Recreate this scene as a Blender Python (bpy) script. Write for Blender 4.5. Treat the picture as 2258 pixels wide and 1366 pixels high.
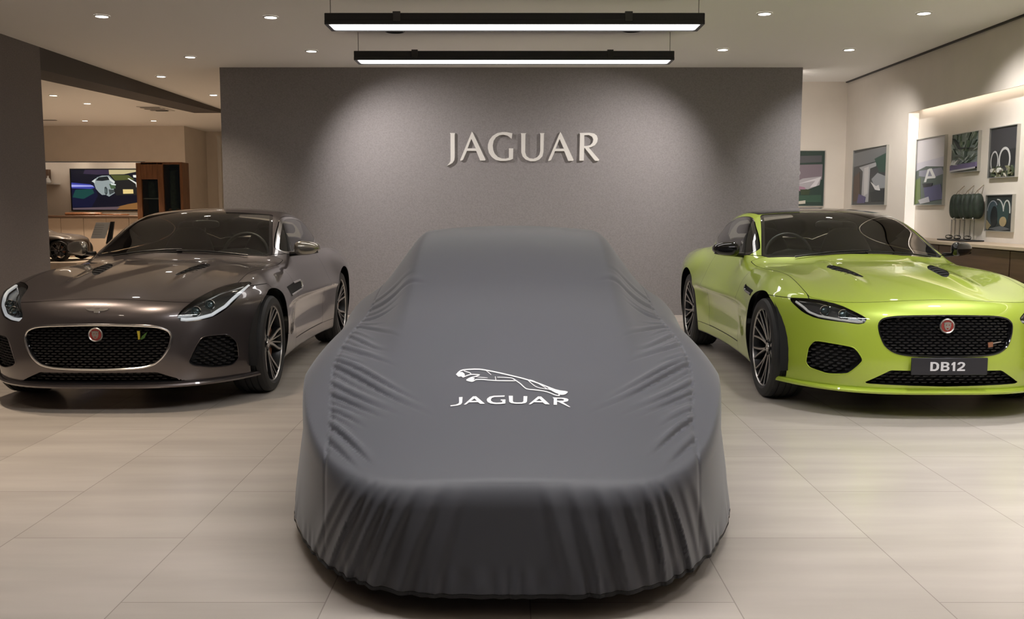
import bpy, math, random
import numpy as np
from mathutils import Vector, Matrix, geometry as mgeo

for o in list(bpy.data.objects): bpy.data.objects.remove(o)
scene = bpy.context.scene
COL = scene.collection
R = math.radians
rng = random.Random(7)

# ---------------------------------------------------------------- camera, world, exposure
cam_d = bpy.data.cameras.new('camera'); cam = bpy.data.objects.new('camera', cam_d); COL.objects.link(cam)
cam_d.sensor_width = 36; cam_d.lens = 36*2100/2258; cam_d.clip_start = .05; cam_d.clip_end = 200
cam.location = (0, 0, 1.30); cam.rotation_euler = (R(90)-math.atan((683-462)/2100), 0, 0)
scene.camera = cam
world = bpy.data.worlds.new('world'); scene.world = world; world.use_nodes = True
wb = world.node_tree.nodes['Background']; wb.inputs[0].default_value = (1.0, .97, .93, 1); wb.inputs[1].default_value = .04
vs = scene.view_settings; vs.view_transform = 'Standard'; vs.look = 'None'; vs.gamma = 1; vs.use_curve_mapping = False; vs.exposure = 0.12
SPOT_W, PENDANT_E, WARM, NEUTRAL = 122, 6.5, (1, .80, .60), (1, .95, .90)

# ---------------------------------------------------------------- geometry maths (numpy only)
F_PX = 2100.0; CAM_H = 1.30; PITCH = math.atan((683-462)/F_PX)

class Spl:
    """natural cubic spline through control points, linear outside"""
    def __init__(s, pts):
        s.x = np.array([p[0] for p in pts], float); s.y = np.array([p[1] for p in pts], float)
        x, y = s.x, s.y; n = len(x); h = np.diff(x)
        A = np.zeros((n, n)); r = np.zeros(n); A[0, 0] = A[-1, -1] = 1
        for i in range(1, n-1):
            A[i, i-1] = h[i-1]; A[i, i] = 2*(h[i-1]+h[i]); A[i, i+1] = h[i]
            r[i] = 6*((y[i+1]-y[i])/h[i]-(y[i]-y[i-1])/h[i-1])
        s.m = np.linalg.solve(A, r)
    def __call__(s, t):
        t = np.asarray(t); x, y, m = s.x, s.y, s.m
        tc = np.clip(t, x[0], x[-1]); i = np.clip(np.searchsorted(x, tc)-1, 0, len(x)-2)
        h = x[i+1]-x[i]; a = (x[i+1]-tc)/h; b = (tc-x[i])/h
        v = a*y[i]+b*y[i+1]+((a**3-a)*m[i]+(b**3-b)*m[i+1])*h*h/6
        d0 = (y[1]-y[0])/(x[1]-x[0])-(x[1]-x[0])*m[1]/6; d1 = (y[-1]-y[-2])/(x[-1]-x[-2])+(x[-1]-x[-2])*m[-2]/6
        return v+np.where(t < x[0], (t-x[0])*d0, 0)+np.where(t > x[-1], (t-x[-1])*d1, 0)

def smax(a, b, k):
    h = np.clip(.5+.5*(a-b)/k, 0, 1); return b+(a-b)*h+k*h*(1-h)
def smin(a, b, k): return -smax(-a, -b, k)
def sstep(a, b, t):
    t = np.clip((t-a)/(b-a), 0, 1); return t*t*(3-2*t)

# ---- the coupe: x across, y from the nose backwards, z up
HC = Spl([(-.1,.60),(0,.668),(.1,.715),(.3,.775),(.6,.835),(1.0,.888),(1.4,.925),(1.9,.95),(2.6,.955),(3.2,.955),(3.8,.955),(4.2,.945),(4.5,.91)])
RC = Spl([(1.2,.835),(1.45,.955),(1.8,1.10),(2.1,1.218),(2.35,1.282),(2.65,1.313),(2.95,1.310),(3.3,1.262),(3.7,1.155),(4.1,1.015),(4.5,.87)])
WB = Spl([(-.2,.88),(.3,.915),(.8,.958),(1.25,.938),(1.8,.908),(2.4,.908),(2.9,.938),(3.42,.992),(3.9,.945),(4.3,.87),(4.6,.78)])
WG = Spl([(1.1,.735),(1.5,.765),(1.9,.797),(2.4,.82),(2.9,.815),(3.3,.765),(3.8,.60),(4.3,.38)])
Y0 = Spl([(.0,.10),(.15,.045),(.3,.0),(.45,.0),(.6,.022),(.7,.05),(.85,.12)])
RIDGE = Spl([(-.2,.0),(.1,.0),(.45,.012),(.85,.035),(1.25,.02),(1.7,.0),(2.5,.0),(3.0,.02),(3.45,.045),(3.9,.02),(4.5,.0)])
FA, RA, WR = (.82,.345), (3.42,.345), .345       # axles (y, z), tyre radius

def lower(x, y, z):
    ax = np.abs(x)
    zd = HC(y)-.115*ax**2+RIDGE(y)*np.exp(-((ax-.76)/.15)**2)
    power = .014*np.exp(-((ax-.36)/.05)**2)*sstep(.25,.6,y)*(1-sstep(1.2,1.5,y))
    zd = zd+power
    w = WB(y)-.75*np.maximum(0, z-.60)**2-.40*np.maximum(0, .48-z)**2
    w = w-.026*np.exp(-((z-.44)/.11)**2)*sstep(1.25,1.7,y)*(1-sstep(2.5,3.0,y))
    w = w-.018*np.exp(-((z-.80)/.07)**2)*sstep(1.4,1.9,y)*(1-sstep(2.3,2.9,y))
    yf = Y0(z)+.60*(ax/.94)**3.5
    yr = 4.47-.34*(ax/.9)**3.2-.25*np.maximum(0, .55-z)
    f = smax(z-zd, ax-w, .13)
    f = smax(f, yf-y, .09)
    f = smax(f, y-yr, .10)
    return smax(f, .17-z, .03)
def cabin(x, y, z):
    ax = np.abs(x)
    ye = y-.15*(ax/.7)**2*(1-sstep(1.7,2.6,y))
    zr = RC(ye)-.045*(ax/.58)**2
    wg = WG(y)-.55*(z-.93)-.10*np.maximum(0,z-1.05)
    return smax(smax((z-zr)*.9, (ax-wg)*.85, .09), .6-z, .05)
def coupe(p):
    x, y, z = p[..., 0], p[..., 1], p[..., 2]
    return smin(lower(x, y, z), cabin(x, y, z), .05)

# ---- the covered car: same axes
DC = Spl([(-.2,.33),(0,.383),(.05,.402),(.4,.525),(.8,.645),(1.3,.76),(2.0,.815),(2.7,.86),(3.5,.85),(4.4,.70)])
RZ = Spl([(.9,.56),(1.3,.765),(1.75,.945),(2.2,1.11),(2.4,1.16),(2.65,1.192),(3.0,1.185),(3.5,1.10),(4.0,.95),(4.5,.72)])
CW = Spl([(-.2,.865),(0,.88),(.6,.925),(1.2,.935),(2.0,.935),(2.7,.995),(3.3,.97),(4.4,.78)])
SEAM = Spl([(-.2,.64),(.0,.645),(.3,.655),(.43,.666),(.83,.732),(1.1,.757),(1.4,.752),(1.9,.745),(2.5,.755),(4.4,.70)])
FOLDS = [(-.635,.5,.012,.009),(-.60,.5,.010,.006),(-.555,.48,.013,.013),(-.515,.46,.010,.006),(-.475,.45,.014,.011),(-.435,.42,.010,.006),(-.385,.42,.016,.009),(-.30,.38,.020,.007),(-.21,.3,.02,.004),
         (.155,-.24,.022,.010),(.24,-.25,.020,.010),(.33,-.26,.020,.012),(.41,-.27,.016,.009),(.475,-.20,.013,.014),(.52,-.26,.011,.007),(.56,-.32,.011,.015),(.61,-.3,.012,.006),(.66,-.3,.016,.011)]
GATH = [(.39,.022,.006,.13),(.465,.020,.009,.18),(.54,.016,.003,.10),(.60,.019,.006,.13),(.675,.016,.0035,.14),(.75,.020,.0085,.20),(.84,.020,.007,.26),(.915,.016,.0035,.18),(.985,.021,.0095,.36),(1.06,.019,.008,.33),(1.13,.015,.003,.14),
        (1.25,.018,.0065,.25),(1.32,.015,.003,.14),(1.385,.017,.0065,.22),(1.45,.014,.003,.14),(1.57,.018,.0065,.26),(1.66,.016,.003,.15),(1.77,.019,.006,.19),(1.89,.020,.004,.20),(2.01,.024,.0075,.30),(2.13,.022,.005,.24)]
def cover_disp(x, y, z):
    ax = np.abs(x); d = np.zeros_like(x)
    front = (1-sstep(.20,.46,y-.3*(ax/.73)**5))*(1-sstep(.33,.42,z))
    for c, sl, w, a in FOLDS:
        u = x-c-sl*(z-.25)-.6*sl*(z-.25)**2
        d = d+a*(np.exp(-(u/w)**2)+.5*np.exp(-((u-1.1*w*np.sign(c))/(1.7*w))**2)-.5*np.exp(-((u+1.5*w*np.sign(c))/(.9*w))**2))*front*(.35+.65*sstep(.40,.22,z))
    th = np.arctan2(x, .9-y*.6)
    d = d+.0035*np.sin(th*95+2*np.sin(th*23))*sstep(.17,.09,z)
    d = d+.003*np.sin(th*41+1.5*np.sin(th*11))*sstep(.30,.12,z)*sstep(.35,.6,ax)
    sx = SEAM(y)
    top = sstep(.38,.44,z)*(1-sstep(-.004,.014,ax-sx))
    for i, (c, w, a, ln) in enumerate(GATH):
        slope = 1.3 if c < 1.7 else .75
        cc = c+(.035+.02*math.sin(i*2.3) if i % 3 else .01)*(x > 0)
        u = (y-cc)-slope*(ax-sx)-.02*np.sin((ax-sx)*14+i)
        f = sstep(1.12*ln, .25*ln, sx-ax)*top
        d = d+a*(1.1*np.exp(-(u/(1.4*w))**2)-1.0*np.exp(-((u+1.55*w)/(.72*w))**2))*f
    d = d-.0045*np.exp(-((ax-sx)/.007)**2)*sstep(.10,.16,z)
    return d
def cover(p):
    x, y, z = p[..., 0], p[..., 1], p[..., 2]
    ax = np.abs(x)
    dk = DC(y)-.10*ax**2
    slope = 1.22; edge = .525-.04*sstep(2.6,4.0,y)
    tent = RZ(y)+.006-.115*ax**2-slope*smax(ax-edge, 0*ax, .045)
    t = smax(dk, tent, .14)
    w = CW(y)-.22*np.maximum(0, .42-z)**1.5-.45*np.maximum(0, z-.5)**2
    q = np.clip((z-.08)/.32, 0, 1); yf = -.085+.12*q+(.49-.06*q)*(ax/.757)**(3.4+1.6*q)
    f = smax((z-t)*.85, ax-w, .16)
    f = smax(f, (yf-y)*.9, .048)
    f = smax(f, y-4.35+.3*(ax/.8)**3, .12)
    return f-cover_disp(x, y, z)

def grad(f, p, e=2e-3):
    g = np.empty_like(p)
    for k in range(3):
        q = p.copy(); q[:, k] += e; r = p.copy(); r[:, k] -= e
        g[:, k] = (f(q)-f(r))/(2*e)
    return g
def snap(f, p, it=4):
    p = p.copy()
    for _ in range(it):
        g = grad(f, p); p -= g*(f(p)/np.maximum((g*g).sum(1), 1e-3))[:, None]
    return p
def unit(v): return v/np.maximum(np.linalg.norm(v, axis=-1, keepdims=True), 1e-9)
def march(f, o, d, t0, t1, n=400):
    """first hit of rays o + t d with f = 0 (vectorised)"""
    o = np.atleast_2d(np.asarray(o, float)); d = np.atleast_2d(np.asarray(d, float))
    o, d = np.broadcast_arrays(o, d); ts = np.linspace(t0, t1, n)
    lo = np.full(len(o), np.nan); hi = lo.copy(); done = np.zeros(len(o), bool); prev = f(o+d*ts[0])
    for a, b in zip(ts[:-1], ts[1:]):
        cur = f(o+d*b); m = (~done) & (prev > 0) & (cur <= 0)
        lo[m] = a; hi[m] = b; done |= m; prev = cur
    for _ in range(24):
        mid = (lo+hi)/2; v = f(o+d*np.nan_to_num(mid)[:, None]); lo = np.where(v > 0, mid, lo); hi = np.where(v > 0, hi, mid)
    return o+d*lo[:, None]
def front_pt(f, x, z): return march(f, np.stack([x, 0*x-.4, z], 1), (0, 1, 0), 0, 2.2)
def side_pt(f, y, z, s=1): return march(f, np.stack([0*y+1.3*s, y, z], 1), (-s, 0, 0), 0, 1.25)
def top_pt(f, x, y): return march(f, np.stack([x, y, 0*x+1.6], 1), (0, 0, -1), 0, 1.5)
# ---------------------------------------------------------------- materials
def mat(name, col, rough=.5, metal=0, coat=0, spec=.5, emit=None, es=0, bump=None, sheen=0):
    m = bpy.data.materials.new(name); m.use_nodes = True; nt = m.node_tree; b = nt.nodes['Principled BSDF']
    b.inputs['Base Color'].default_value = (*col, 1); b.inputs['Roughness'].default_value = rough; b.inputs['Metallic'].default_value = metal
    b.inputs['Coat Weight'].default_value = coat; b.inputs['Coat Roughness'].default_value = .03; b.inputs['Specular IOR Level'].default_value = spec
    if sheen: b.inputs['Sheen Weight'].default_value = sheen; b.inputs['Sheen Roughness'].default_value = .4
    if emit: b.inputs['Emission Color'].default_value = (*emit, 1); b.inputs['Emission Strength'].default_value = es
    if bump:
        sc, st, dist = bump
        tc = nt.nodes.new('ShaderNodeTexCoord'); n = nt.nodes.new('ShaderNodeTexNoise'); n.inputs['Scale'].default_value = sc; n.inputs['Detail'].default_value = 3
        bp = nt.nodes.new('ShaderNodeBump'); bp.inputs['Strength'].default_value = st; bp.inputs['Distance'].default_value = dist
        nt.links.new(tc.outputs['Object'], n.inputs['Vector']); nt.links.new(n.outputs['Fac'], bp.inputs['Height']); nt.links.new(bp.outputs[0], b.inputs['Normal'])
    return m
def vary(m, sc, amount, stretch=(1, 1, 1), detail=4):
    """multiply the base colour by a procedural noise"""
    nt = m.node_tree; b = nt.nodes['Principled BSDF']; col = tuple(b.inputs['Base Color'].default_value)
    tc = nt.nodes.new('ShaderNodeTexCoord'); mp = nt.nodes.new('ShaderNodeMapping'); mp.inputs['Scale'].default_value = stretch
    n = nt.nodes.new('ShaderNodeTexNoise'); n.inputs['Scale'].default_value = sc; n.inputs['Detail'].default_value = detail
    r = nt.nodes.new('ShaderNodeMapRange'); r.inputs['From Min'].default_value = .3; r.inputs['From Max'].default_value = .7
    r.inputs['To Min'].default_value = 1-amount; r.inputs['To Max'].default_value = 1+amount
    mx = nt.nodes.new('ShaderNodeVectorMath'); mx.operation = 'SCALE'; mx.inputs[0].default_value = col[:3]
    L = nt.links.new; L(tc.outputs['Object'], mp.inputs[0]); L(mp.outputs[0], n.inputs['Vector']); L(n.outputs['Fac'], r.inputs[0]); L(r.outputs[0], mx.inputs['Scale']); L(mx.outputs[0], b.inputs['Base Color'])
    return m
def glass(name, tint, refl=.9, rough=.0):
    m = bpy.data.materials.new(name); m.use_nodes = True; nt = m.node_tree; nt.nodes.clear()
    o = nt.nodes.new('ShaderNodeOutputMaterial'); t = nt.nodes.new('ShaderNodeBsdfTransparent'); g = nt.nodes.new('ShaderNodeBsdfGlossy')
    f = nt.nodes.new('ShaderNodeFresnel'); f.inputs[0].default_value = 1.5; mx = nt.nodes.new('ShaderNodeMixShader')
    t.inputs[0].default_value = (*tint, 1); g.inputs[0].default_value = (refl,)*3+(1,); g.inputs[1].default_value = rough
    L = nt.links.new; L(f.outputs[0], mx.inputs[0]); L(t.outputs[0], mx.inputs[1]); L(g.outputs[0], mx.inputs[2]); L(mx.outputs[0], o.inputs[0])
    return m
def floor_mat():
    m = mat('floor_tile', (.5, .45, .4), .3); nt = m.node_tree; b = nt.nodes['Principled BSDF']; N = nt.nodes.new; L = nt.links.new
    tc = N('ShaderNodeTexCoord'); mp = N('ShaderNodeMapping'); mp.inputs['Rotation'].default_value = (0, 0, R(90)); mp.inputs['Location'].default_value = (.6, 1.30, 0)
    mp.vector_type = 'POINT'
    sep = N('ShaderNodeSeparateXYZ'); cmb = N('ShaderNodeCombineXYZ'); ax = N('ShaderNodeMath'); ax.operation = 'ADD'; ax.inputs[1].default_value = 1.30+6.8; ay = N('ShaderNodeMath'); ay.operation = 'ADD'; ay.inputs[1].default_value = 10.08
    L(tc.outputs['Object'], sep.inputs[0]); L(sep.outputs[0], ax.inputs[0]); L(sep.outputs[1], ay.inputs[0]); L(ay.outputs[0], cmb.inputs[0]); L(ax.outputs[0], cmb.inputs[1])
    br = N('ShaderNodeTexBrick'); br.offset = .5; br.inputs['Scale'].default_value = 1; br.inputs['Brick Width'].default_value = 1.25; br.inputs['Row Height'].default_value = .68
    br.inputs['Mortar Size'].default_value = .0022; br.inputs['Mortar Smooth'].default_value = .2; br.inputs['Bias'].default_value = 0
    br.inputs['Color1'].default_value = (.50, .448, .395, 1); br.inputs['Color2'].default_value = (.55, .495, .44, 1); br.inputs['Mortar'].default_value = (.34, .30, .265, 1)
    L(cmb.outputs[0], br.inputs['Vector'])
    m2 = N('ShaderNodeMapping'); m2.inputs['Scale'].default_value = (.35, 2.2, 1); n = N('ShaderNodeTexNoise'); n.inputs['Scale'].default_value = 2.2; n.inputs['Detail'].default_value = 6
    L(tc.outputs['Object'], m2.inputs[0]); L(m2.outputs[0], n.inputs['Vector'])
    r = N('ShaderNodeMapRange'); r.inputs['From Min'].default_value = .3; r.inputs['From Max'].default_value = .7; r.inputs['To Min'].default_value = .91; r.inputs['To Max'].default_value = 1.08
    mx = N('ShaderNodeVectorMath'); mx.operation = 'SCALE'; L(n.outputs['Fac'], r.inputs[0]); L(br.outputs['Color'], mx.inputs[0]); L(r.outputs[0], mx.inputs['Scale']); L(mx.outputs[0], b.inputs['Base Color'])
    r2 = N('ShaderNodeMapRange'); r2.inputs['To Min'].default_value = .15; r2.inputs['To Max'].default_value = .30; L(n.outputs['Fac'], r2.inputs[0]); L(r2.outputs[0], b.inputs['Roughness'])
    return m
M = {}
M['floor'] = floor_mat()
M['ceiling'] = mat('ceiling_paint', (.88, .865, .84), .85)
M['wall'] = vary(mat('wall_paint', (.74, .68, .61), .8), 3, .03)
M['feature'] = vary(mat('feature_wall_textile', (.25, .236, .242),   .75, bump=(150, .4, .005)), 75, .11, (1, 1, 1), 2)
M['dark_wall'] = vary(mat('dark_plaster', (.18, .16, .155), .8, bump=(160, .2, .003)), 90, .12)
M['beam'] = mat('dark_beam_paint', (.085, .076, .072), .8)
M['black'] = mat('satin_black', (.012, .012, .013), .4)
M['gloss_black'] = mat('gloss_black', (.008, .008, .009), .08, coat=.6)
M['inner'] = mat('dark_liner', (.006, .006, .0065), .9)
M['rubber'] = mat('tyre_rubber', (.014, .0135, .0135), .62)
M['chrome'] = mat('chrome', (.72, .72, .72), .16, 1)
M['lamp_inner'] = mat('lamp_housing_grey', (.09, .095, .10), .22, .7)
M['silver'] = mat('machined_silver', (.50, .48, .46), .32, 1)
M['mirror_bronze'] = mat('mirror_cap_bronze', (.30, .28, .24), .22, .8, coat=1)
M['steel'] = mat('brake_steel', (.30, .29, .28), .35, 1)
M['rim_dark'] = mat('dark_rim', (.020, .020, .021), .35, .5)
M['bronze'] = mat('bronze_caliper', (.30, .13, .07), .4, .3)
M['red'] = mat('red_caliper', (.22, .02, .015), .4)
M['glass'] = glass('tinted_glass', (.88, .93, .89))
M['glass_rear'] = glass('rear_glass', (.96, .99, .96))
M['glass_side'] = glass('dark_tinted_glass', (.45, .50, .48))
M['lens'] = glass('clear_lens', (.88, .90, .90))
M['leather'] = mat('dark_leather', (.035, .033, .032), .55)
M['dash'] = mat('dashboard_black', (.018, .018, .018), .6)
M['drl'] = mat('running_light_white', (.8, .82, .85), .3, emit=(.95, .97, 1), es=.35)
M['drl_dim'] = mat('running_light_pale', (.8, .78, .75), .3, emit=(1, .93, .88), es=.15)
M['projector'] = mat('projector_glass', (.10, .16, .17), .05, .6, coat=1)
M['white_print'] = mat('white_print', (.86, .85, .84), .6)
M['letter'] = mat('brushed_aluminium', (.78, .765, .74), .45, .12)
M['plate'] = mat('plate_black', (.016, .016, .021), .45)
M['plate_text'] = mat('plate_silver_text', (.62, .62, .64), .45)
M['enamel_red'] = mat('red_enamel', (.30, .035, .03), .25, coat=.5)
M['yellow'] = mat('yellow_badge', (.45, .36, .03), .4)
M['green_badge'] = mat('green_badge', (.05, .12, .02), .4)
M['paint_grey'] = mat('bronze_grey_metallic_paint', (.105, .090, .090), .30, .72, coat=1)
M['paint_green'] = mat('lime_green_metallic_paint', (.41, .53, .046), .43, .22, coat=1)
M['cover'] = mat('charcoal_stretch_cover', (.078, .080, .094), .5, spec=.4, sheen=.25, bump=(700, .12, .001))
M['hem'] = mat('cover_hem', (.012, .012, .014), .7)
M['lamp'] = mat('downlight_lens', (1, 1, 1), .5, emit=NEUTRAL, es=16)
M['lamp_warm'] = mat('warm_downlight_lens', (1, 1, 1), .5, emit=(1, .86, .68), es=12)
M['trim_white'] = mat('white_trim_ring', (.7, .68, .65), .5)
M['tube'] = mat('pendant_diffuser', (1, 1, 1), .5, emit=(1, .965, .94), es=PENDANT_E)
M['tube_added'] = mat('added_pendant_diffuser', (1, 1, 1), .5, emit=(1, .975, .97), es=PENDANT_E*4.4)
M['led_fill'] = mat('added_fill_led', (1, 1, 1), .5, emit=(1, .9, .8), es=16)
M['line'] = mat('pale_grey_ink', (.44, .44, .43), .6)
M['led'] = mat('led_strip', (1, 1, 1), .5, emit=(1, .88, .76), es=5)
M['panel'] = mat('painted_return_glow', (.8, .78, .74), .5, emit=(1, .93, .84), es=.45)
M['wood'] = vary(mat('walnut_veneer', (.105, .060, .036), .45), 5, .25, (1, .3, 6))
M['wood_red'] = vary(mat('reddish_wood', (.17, .075, .035), .4), 5, .3, (6, 6, .6))
M['oak'] = mat('pale_veneer', (.52, .42, .33), .5)
M['counter'] = mat('pale_counter_top', (.50, .40, .30), .4)
M['acrylic'] = glass('clear_acrylic', (.90, .90, .88))
M['cloth_green'] = vary(mat('dark_green_cloth', (.022, .034, .024), .6), 20, .4)
M['cord'] = mat('pale_cord', (.30, .24, .18), .6)
M['frame'] = mat('picture_frame_metal', (.55, .55, .52), .3, .7)
M['paper'] = mat('white_paper', (.62, .62, .60), .6)
M['bronze_paint'] = mat('bronze_dark_paint', (.035, .022, .014), .4, .3, coat=.4)
_flat = {}
def flat(c, e=0):
    k = (tuple(c), e)
    if k not in _flat:
        _flat[k] = mat('print_ink', (.01, .01, .012) if e else c, .35, emit=c if e else None, es=e)
    return _flat[k]

# ---------------------------------------------------------------- mesh helpers
def link(o, parent=None):
    COL.objects.link(o)
    if parent is not None: o.parent = parent
    return o
def tag(o, label, cat, group=None, kind=None):
    if label: o['label'] = label
    if cat: o['category'] = cat
    if group: o['group'] = group
    if kind: o['kind'] = kind
    return o
def empty(name, loc, label, cat, group=None):
    o = bpy.data.objects.new(name, None); o.empty_display_size = .1; link(o); o.location = loc
    return tag(o, label, cat, group)
def mesh(name, V, F, mats, parent=None, mi=None, normals=None, sharp=40):
    me = bpy.data.meshes.new(name)
    if isinstance(F, np.ndarray) and F.ndim == 2:
        n, k = F.shape; me.vertices.add(len(V)); me.vertices.foreach_set('co', np.asarray(V, np.float32).ravel())
        me.loops.add(n*k); me.loops.foreach_set('vertex_index', F.astype(np.int32).ravel())
        me.polygons.add(n); me.polygons.foreach_set('loop_start', np.arange(0, n*k, k, dtype=np.int32)); me.update(calc_edges=True)
    else:
        me.from_pydata([tuple(v) for v in V], [], [tuple(f) for f in F])
    for m in (mats if isinstance(mats, (list, tuple)) else [mats]): me.materials.append(m)
    if mi is not None: me.polygons.foreach_set('material_index', np.asarray(mi, np.int32))
    me.validate()
    me.shade_smooth()
    if normals is not None: me.normals_split_custom_set_from_vertices([tuple(v) for v in normals])
    elif sharp: me.set_sharp_from_angle(angle=R(sharp))
    return link(bpy.data.objects.new(name, me), parent)
def copy_tree(o, parent=None):
    c = o.copy(); COL.objects.link(c)
    if parent is not None: c.parent = parent
    for ch in list(o.children): copy_tree(ch, c)
    return c
class Geo:
    def __init__(s): s.v = []; s.f = []; s.mi = []
    def add(s, V, F, mi=0):
        b = len(s.v); s.v += [tuple(float(c) for c in p) for p in V]; s.f += [tuple(int(i)+b for i in f) for f in F]; s.mi += [mi]*len(F); return s
    def build(s, name, mats, parent=None, sharp=40): return mesh(name, s.v, s.f, mats, parent, s.mi, None, sharp)
    def box(s, a, b, mi=0, bev=0):
        a, b = np.minimum(a, b), np.maximum(a, b)
        if bev:
            bm = min(bev, *(np.array(b)-a)/2.01); V = []; idx = {}; F = []
            for ix in (0, 1):
                for iy in (0, 1):
                    for iz in (0, 1):
                        for ax in range(3):
                            c = [(b if t else a)[k]-(1 if t else -1)*(0 if k == ax else bm) for k, t in enumerate((ix, iy, iz))]
                            idx[ix, iy, iz, ax] = len(V); V.append(c)
            for ax in range(3):
                o1, o2 = [k for k in range(3) if k != ax]
                for t in (0, 1):
                    q = []
                    for p in ((0, 0), (1, 0), (1, 1), (0, 1)):
                        k = [0]*3; k[ax] = t; k[o1], k[o2] = p; q.append(idx[(*k, ax)])
                    F.append(q)
                for p1 in (0, 1):
                    for p2 in (0, 1):
                        k0 = [0]*3; k0[o1], k0[o2] = p1, p2; k1 = list(k0); k1[ax] = 1
                        F.append([idx[(*k0, o1)], idx[(*k1, o1)], idx[(*k1, o2)], idx[(*k0, o2)]])
            for ix in (0, 1):
                for iy in (0, 1):
                    for iz in (0, 1): F.append([idx[ix, iy, iz, k] for k in range(3)])
            c0 = (np.array(a)+b)/2; FF = []
            for f in F:
                P = np.array([V[i] for i in f]); n = np.cross(P[1]-P[0], P[2]-P[0]); FF.append(f if n@(P.mean(0)-c0) > 0 else f[::-1])
            return s.add(V, FF, mi)
        V = [(x, y, z) for z in (a[2], b[2]) for y in (a[1], b[1]) for x in (a[0], b[0])]
        return s.add(V, [(0, 2, 3, 1), (4, 5, 7, 6), (0, 1, 5, 4), (2, 6, 7, 3), (0, 4, 6, 2), (1, 3, 7, 5)], mi)
    def tube(s, P, r, n=8, closed=False, mi=0):
        P = np.asarray(P, float); m = len(P); rr = np.broadcast_to(np.asarray(r, float), (m,))
        T = np.roll(P, -1, 0)-np.roll(P, 1, 0) if closed else np.gradient(P, axis=0); T = unit(T)
        up = np.array((0, 0, 1.)) if abs(T[0][2]) < .9 else np.array((1., 0, 0)); V = []
        nrm = unit(up-T[0]*(up@T[0]))
        for i in range(m):
            nrm = unit(nrm-T[i]*(nrm@T[i])); bn = np.cross(T[i], nrm)
            for k in range(n):
                a = 2*math.pi*k/n; V.append(P[i]+rr[i]*(math.cos(a)*nrm+math.sin(a)*bn))
        F = [(i*n+k, i*n+(k+1) % n, ((i+1) % m)*n+(k+1) % n, ((i+1) % m)*n+k) for i in range(m if closed else m-1) for k in range(n)]
        if not closed: F += [tuple(range(n))[::-1], tuple((m-1)*n+k for k in range(n))]
        return s.add(V, F, mi)
    def lathe(s, prof, axis=0, n=40, org=(0, 0, 0), mi=0, caps=True):
        """profile of (along, radius) turned about an axis"""
        V = []; o1, o2 = [(1, 2), (2, 0), (0, 1)][axis]
        for a, r in prof:
            for k in range(n):
                t = 2*math.pi*k/n; p = [0, 0, 0]; p[axis] = a; p[o1] = r*math.cos(t); p[o2] = r*math.sin(t); V.append(np.add(p, org))
        m = len(prof); F = [(i*n+k, i*n+(k+1) % n, (i+1)*n+(k+1) % n, (i+1)*n+k) for i in range(m-1) for k in range(n)]
        if caps: F += [tuple(range(n))[::-1], tuple((m-1)*n+k for k in range(n))]
        return s.add(V, F, mi)
    def prism(s, outer, holes=(), o=(0, 0, 0), u=(1, 0, 0), v=(0, 0, 1), w=(0, -1, 0), d=.02, mi=0, back=True):
        """polygon in the (u, v) frame, from o, thickness d along w (front face at +d)"""
        rings = [list(outer)]+[list(h) for h in holes]; flat2 = [p for r in rings for p in r]
        tri = mgeo.tessellate_polygon([[Vector((a, b, 0)) for a, b in r] for r in rings])
        o, u, v, w = (np.asarray(k, float) for k in (o, u, v, w)); n = len(flat2)
        B = [o+u*a+v*b for a, b in flat2]; T = [p+w*d for p in B]; F = []
        flip = np.cross(u, v)@w < 0
        for t in tri:
            a = [flat2[i] for i in t]; ar = (a[1][0]-a[0][0])*(a[2][1]-a[0][1])-(a[2][0]-a[0][0])*(a[1][1]-a[0][1])
            t = tuple(t) if (ar > 0) != flip else tuple(t)[::-1]
            F.append(tuple(i+n for i in t))
            if back: F.append(t[::-1])
        k = 0
        for r in rings:
            for i in range(len(r)):
                a, b = k+i, k+(i+1) % len(r); F.append((a, b, b+n, a+n))
            k += len(r)
        b0 = len(s.v); s.add(B+T, F, mi)
        return s
    def blob(s, c, size, p=2.5, nu=20, nv=12, mi=0):
        """superellipsoid"""
        V = []; f = lambda t: math.copysign(abs(t)**(2/p), t)
        for i in range(nv+1):
            ph = -math.pi/2+math.pi*i/nv
            for k in range(nu):
                th = 2*math.pi*k/nu; V.append((c[0]+size[0]*f(math.cos(ph))*f(math.cos(th)), c[1]+size[1]*f(math.cos(ph))*f(math.sin(th)), c[2]+size[2]*f(math.sin(ph))))
        return s.add(V, [(i*nu+k, i*nu+(k+1) % nu, (i+1)*nu+(k+1) % nu, (i+1)*nu+k) for i in range(nv) for k in range(nu)], mi)
def chaikin(P, n=2, closed=True, q=.25):
    P = [np.array(p, float) for p in P]
    for _ in range(n):
        Q = []
        for i in range(len(P) if closed else len(P)-1):
            a, b = P[i], P[(i+1) % len(P)]; Q += [a*(1-q)+b*q, a*q+b*(1-q)]
        if not closed: Q = [P[0]]+Q+[P[-1]]
        P = Q
    return [tuple(p) for p in P]
def resample(P, n, closed=False):
    P = np.asarray(P, float); P = np.vstack([P, P[:1]]) if closed else P
    L = np.r_[0, np.cumsum(np.linalg.norm(np.diff(P, axis=0), axis=1))]; t = np.linspace(0, L[-1], n, endpoint=not closed)
    return np.stack([np.interp(t, L, P[:, k]) for k in range(P.shape[1])], 1)
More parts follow.
